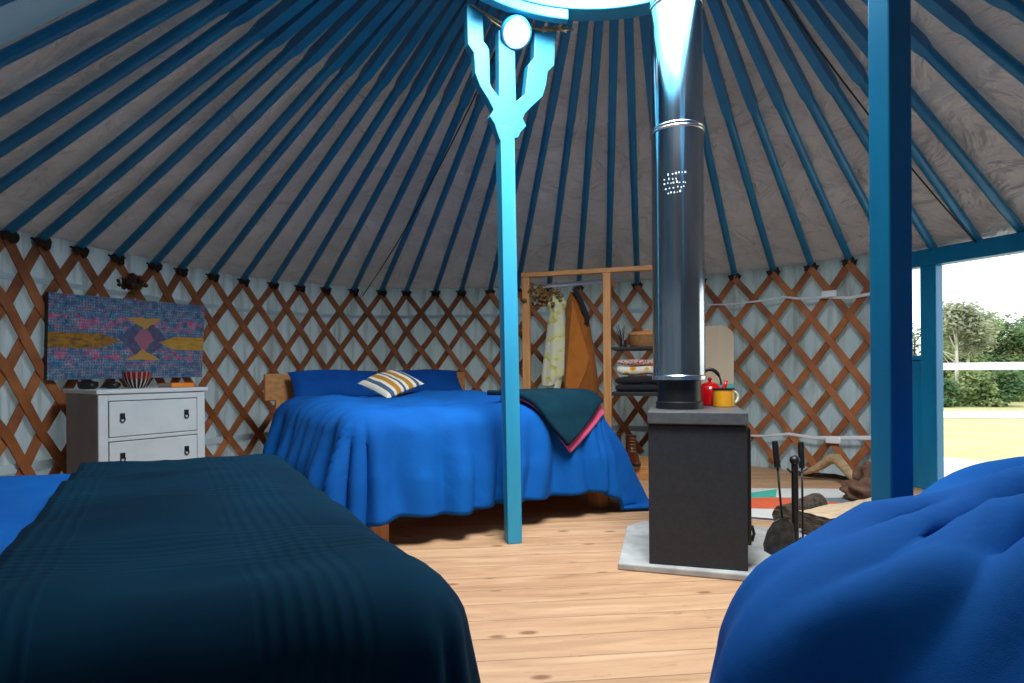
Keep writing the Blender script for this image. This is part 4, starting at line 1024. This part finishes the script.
# on the chest
bc = on_plane(137, 388, c0+cd*.2, c1+cd*.2); bc.z = HT
t = NT('striped_bowl'); tc = t.N('ShaderNodeTexCoord'); sx = t.N('ShaderNodeSeparateXYZ'); t.L(tc.outputs['Object'], sx.inputs[0])
an = t.math('ARCTAN2', sx.outputs[1], sx.outputs[0]); sc_ = t.math('SINE', t.math('MULTIPLY', an, 17)); 
lowc = t.ramp(sc_, [(.5, lin((38, 32, 34))), (.52, lin((196, 178, 168)))], 'CONSTANT'); hic = t.ramp(sc_, [(.5, lin((120, 34, 38))), (.52, lin((186, 120, 110)))], 'CONSTANT')
t.base(t.mix(t.math('GREATER_THAN', sx.outputs[2], .055), lowc, hic)); t.set(.7, 0, .2); M['bowl'] = t.m
tag(MB().lathe([(.035, 0), (.045, .01), (.062, .04), (.072, .075), (.074, .095), (.069, .095), (.066, .07), (.04, .018), (.001, .014)], bc, 40).build('bowl', M['bowl'], auto=40), 'small striped red and black bowl on the white chest of drawers', 'bowl')
bp = on_plane(176, 387, c0+cd*.2, c1+cd*.2); bp.z = HT
bkk = thing('book', 'orange book lying flat on the right end of the white chest', 'book', bp)
MB().box(bp+Vector((0, 0, .004)), (.13, .18, .004), ca).build('cover', M['orange_book'], bkk); MB().box(bp+Vector((0, 0, .014)), (.124, .174, .016), ca).build('pages', M['paper'], bkk); MB().box(bp+Vector((0, 0, .024)), (.13, .18, .004), ca).build('cover', M['orange_book'], bkk)
MB().box(bp+Vector((0, 0, .014))-cd*.089, (.13, .004, .022), ca).build('spine', M['orange_book'], bkk)
for px, lab, rr_, s in ((88, 'dark flat stone at the left end of the white chest', .055, 1), (112, 'dark rounded stone left of the striped bowl on the chest', .045, 2)):
    q = on_plane(px, 386, c0+cd*.26, c1+cd*.26); q.z = HT+.0
    mb = MB().blob(q+Vector((0, 0, rr_*.45)), (rr_, rr_*.8, rr_*.5), 3, 0, .25, 2, s); tag(mb.build('stone', M['iron'], smooth=True), lab, 'stone')

# ------------------------------------------------------------ hanging picture
Z1, Z2 = 3.30, 4.16
tl_, tr_, br_, bl_ = atZ(48.5, 292, Z1), atZ(205, 306, Z2), atZ(201.5, 377, Z2), atZ(46.7, 380, Z1)
t = NT('woven_picture'); tc = t.N('ShaderNodeTexCoord'); sx = t.N('ShaderNodeSeparateXYZ'); nz = t.N('ShaderNodeTexNoise'); nz.inputs['Scale'].default_value = 16; nz.inputs['Detail'].default_value = 4; t.L(tc.outputs['UV'], nz.inputs['Vector']); va = t.N('ShaderNodeVectorMath', operation='MULTIPLY_ADD'); va.inputs[1].default_value = (.035, .05, 0); t.L(nz.outputs[1], va.inputs[0]); t.L(tc.outputs['UV'], va.inputs[2]); t.L(va.outputs[0], sx.inputs[0]); x, y = t.math('SUBTRACT', sx.outputs[0], .0175), t.math('SUBTRACT', sx.outputs[1], .025)
def cn(sx_, sy_, scale, off=0):
    c = t.N('ShaderNodeCombineXYZ'); t.L(t.math('MULTIPLY', x, sx_), c.inputs[0]); t.L(t.math('MULTIPLY', y, sy_), c.inputs[1]); c.inputs[2].default_value = off
    return t.noise(c.outputs[0], scale, 3, .6)
nA = cn(2, 1, 9); basec = t.ramp(nA, [(.3, lin((44, 72, 116))), (.45, lin((54, 114, 150))), (.55, lin((92, 92, 128))), (.68, lin((150, 116, 150)))])
# rows of pink marks
def rowmask(lo, hi): return t.math('MULTIPLY', t.math('GREATER_THAN', y, lo), t.math('LESS_THAN', y, hi))
nP = cn(2, 1.2, 7, 3); pk_ = t.ramp(nP, [(.50, (0, 0, 0)), (.58, (1, 1, 1))])
rows_ = t.math('ADD', rowmask(.60, .76), rowmask(.20, .36)); col = t.mix(t.math('MULTIPLY', t.math('MULTIPLY', rows_, pk_), .8), basec, lin((204, 84, 124)))
# fine thread grid
gx = t.math('POWER', t.math('ABSOLUTE', t.math('SINE', t.math('MULTIPLY', x, 210))), 4); gy = t.math('POWER', t.math('ABSOLUTE', t.math('SINE', t.math('MULTIPLY', y, 96))), 4)
gr = t.math('MULTIPLY', t.math('MAXIMUM', gx, gy), t.ramp(cn(2, 1, 14, 7), [(.38, (0, 0, 0)), (.66, (.8, .8, .8))])); col = t.mix(gr, col, lin((168, 182, 192)))
# central diamond
dx = t.math('ABSOLUTE', t.math('SUBTRACT', x, .56)); dy = t.math('ABSOLUTE', t.math('SUBTRACT', y, .5))
inn = t.math('LESS_THAN', dx, t.math('MULTIPLY', t.math('SUBTRACT', .30, dy), .55))
nC = cn(3, 2, 8, 11); col = t.mix(t.math('MULTIPLY', inn, .9), col, t.ramp(nC, [(.35, lin((66, 84, 116))), (.5, lin((96, 86, 120))), (.62, lin((78, 110, 128)))]))
core = t.math('LESS_THAN', t.math('ADD', t.math('MULTIPLY', dx, 4), t.math('MULTIPLY', dy, 1.6)), .28); col = t.mix(t.math('MULTIPLY', core, .8), col, lin((184, 112, 132)))
tri = t.math('MULTIPLY', t.math('LESS_THAN', dx, t.math('MULTIPLY', t.math('SUBTRACT', dy, .13), .85)), t.math('LESS_THAN', dy, .27)); col = t.mix(tri, col, lin((196, 154, 84)))
# ochre bars
ay = t.math('ABSOLUTE', t.math('SUBTRACT', y, .46))
barL = t.math('LESS_THAN', ay, t.math('MULTIPLY', t.math('MINIMUM', t.math('MULTIPLY', t.math('SUBTRACT', .41, x), 8), 1.0), .09))
barR = t.math('LESS_THAN', ay, t.math('MULTIPLY', t.math('MINIMUM', t.math('MULTIPLY', t.math('SUBTRACT', x, .66), 8), 1.0), .09))
nB = cn(3, 4, 6, 5); col = t.mix(barL, col, t.ramp(nB, [(.35, lin((110, 86, 66))), (.6, lin((178, 130, 52)))])); col = t.mix(barR, col, t.ramp(nB, [(.3, lin((176, 132, 58))), (.6, lin((206, 160, 76)))]))
ln = t.math('LESS_THAN', t.math('ABSOLUTE', t.math('SUBTRACT', dy, .29)), .006); col = t.mix(t.math('MULTIPLY', ln, .6), col, lin((70, 150, 190)))
t.base(col); t.set(.85, 0, .1); t.bump(gr, .2, .002); M['picture'] = t.m
pn_ = (tr_-tl_).cross(bl_-tl_).normalized()
if pn_.dot(-tl_) < 0: pn_ = -pn_
proot = thing('hanging_picture', 'wide woven abstract picture in blues and ochre hanging on the left lattice', 'picture', (bl_+br_)/2)
mb = MB(); mb.prism([tl_, tr_, br_, bl_], -pn_*.035); mb.build('canvas_block', M['charcoal'], proot)
f_ = pn_*.002; mb = MB(); mb.add([bl_+f_, br_+f_, tr_+f_, tl_+f_], [(0, 1, 2, 3)]); mb.build('picture_face', M['picture'], proot, uvs=[(0, 0), (1, 0), (1, 1), (0, 1)], solid=.0015)
# ------------------------------------------------------------ end
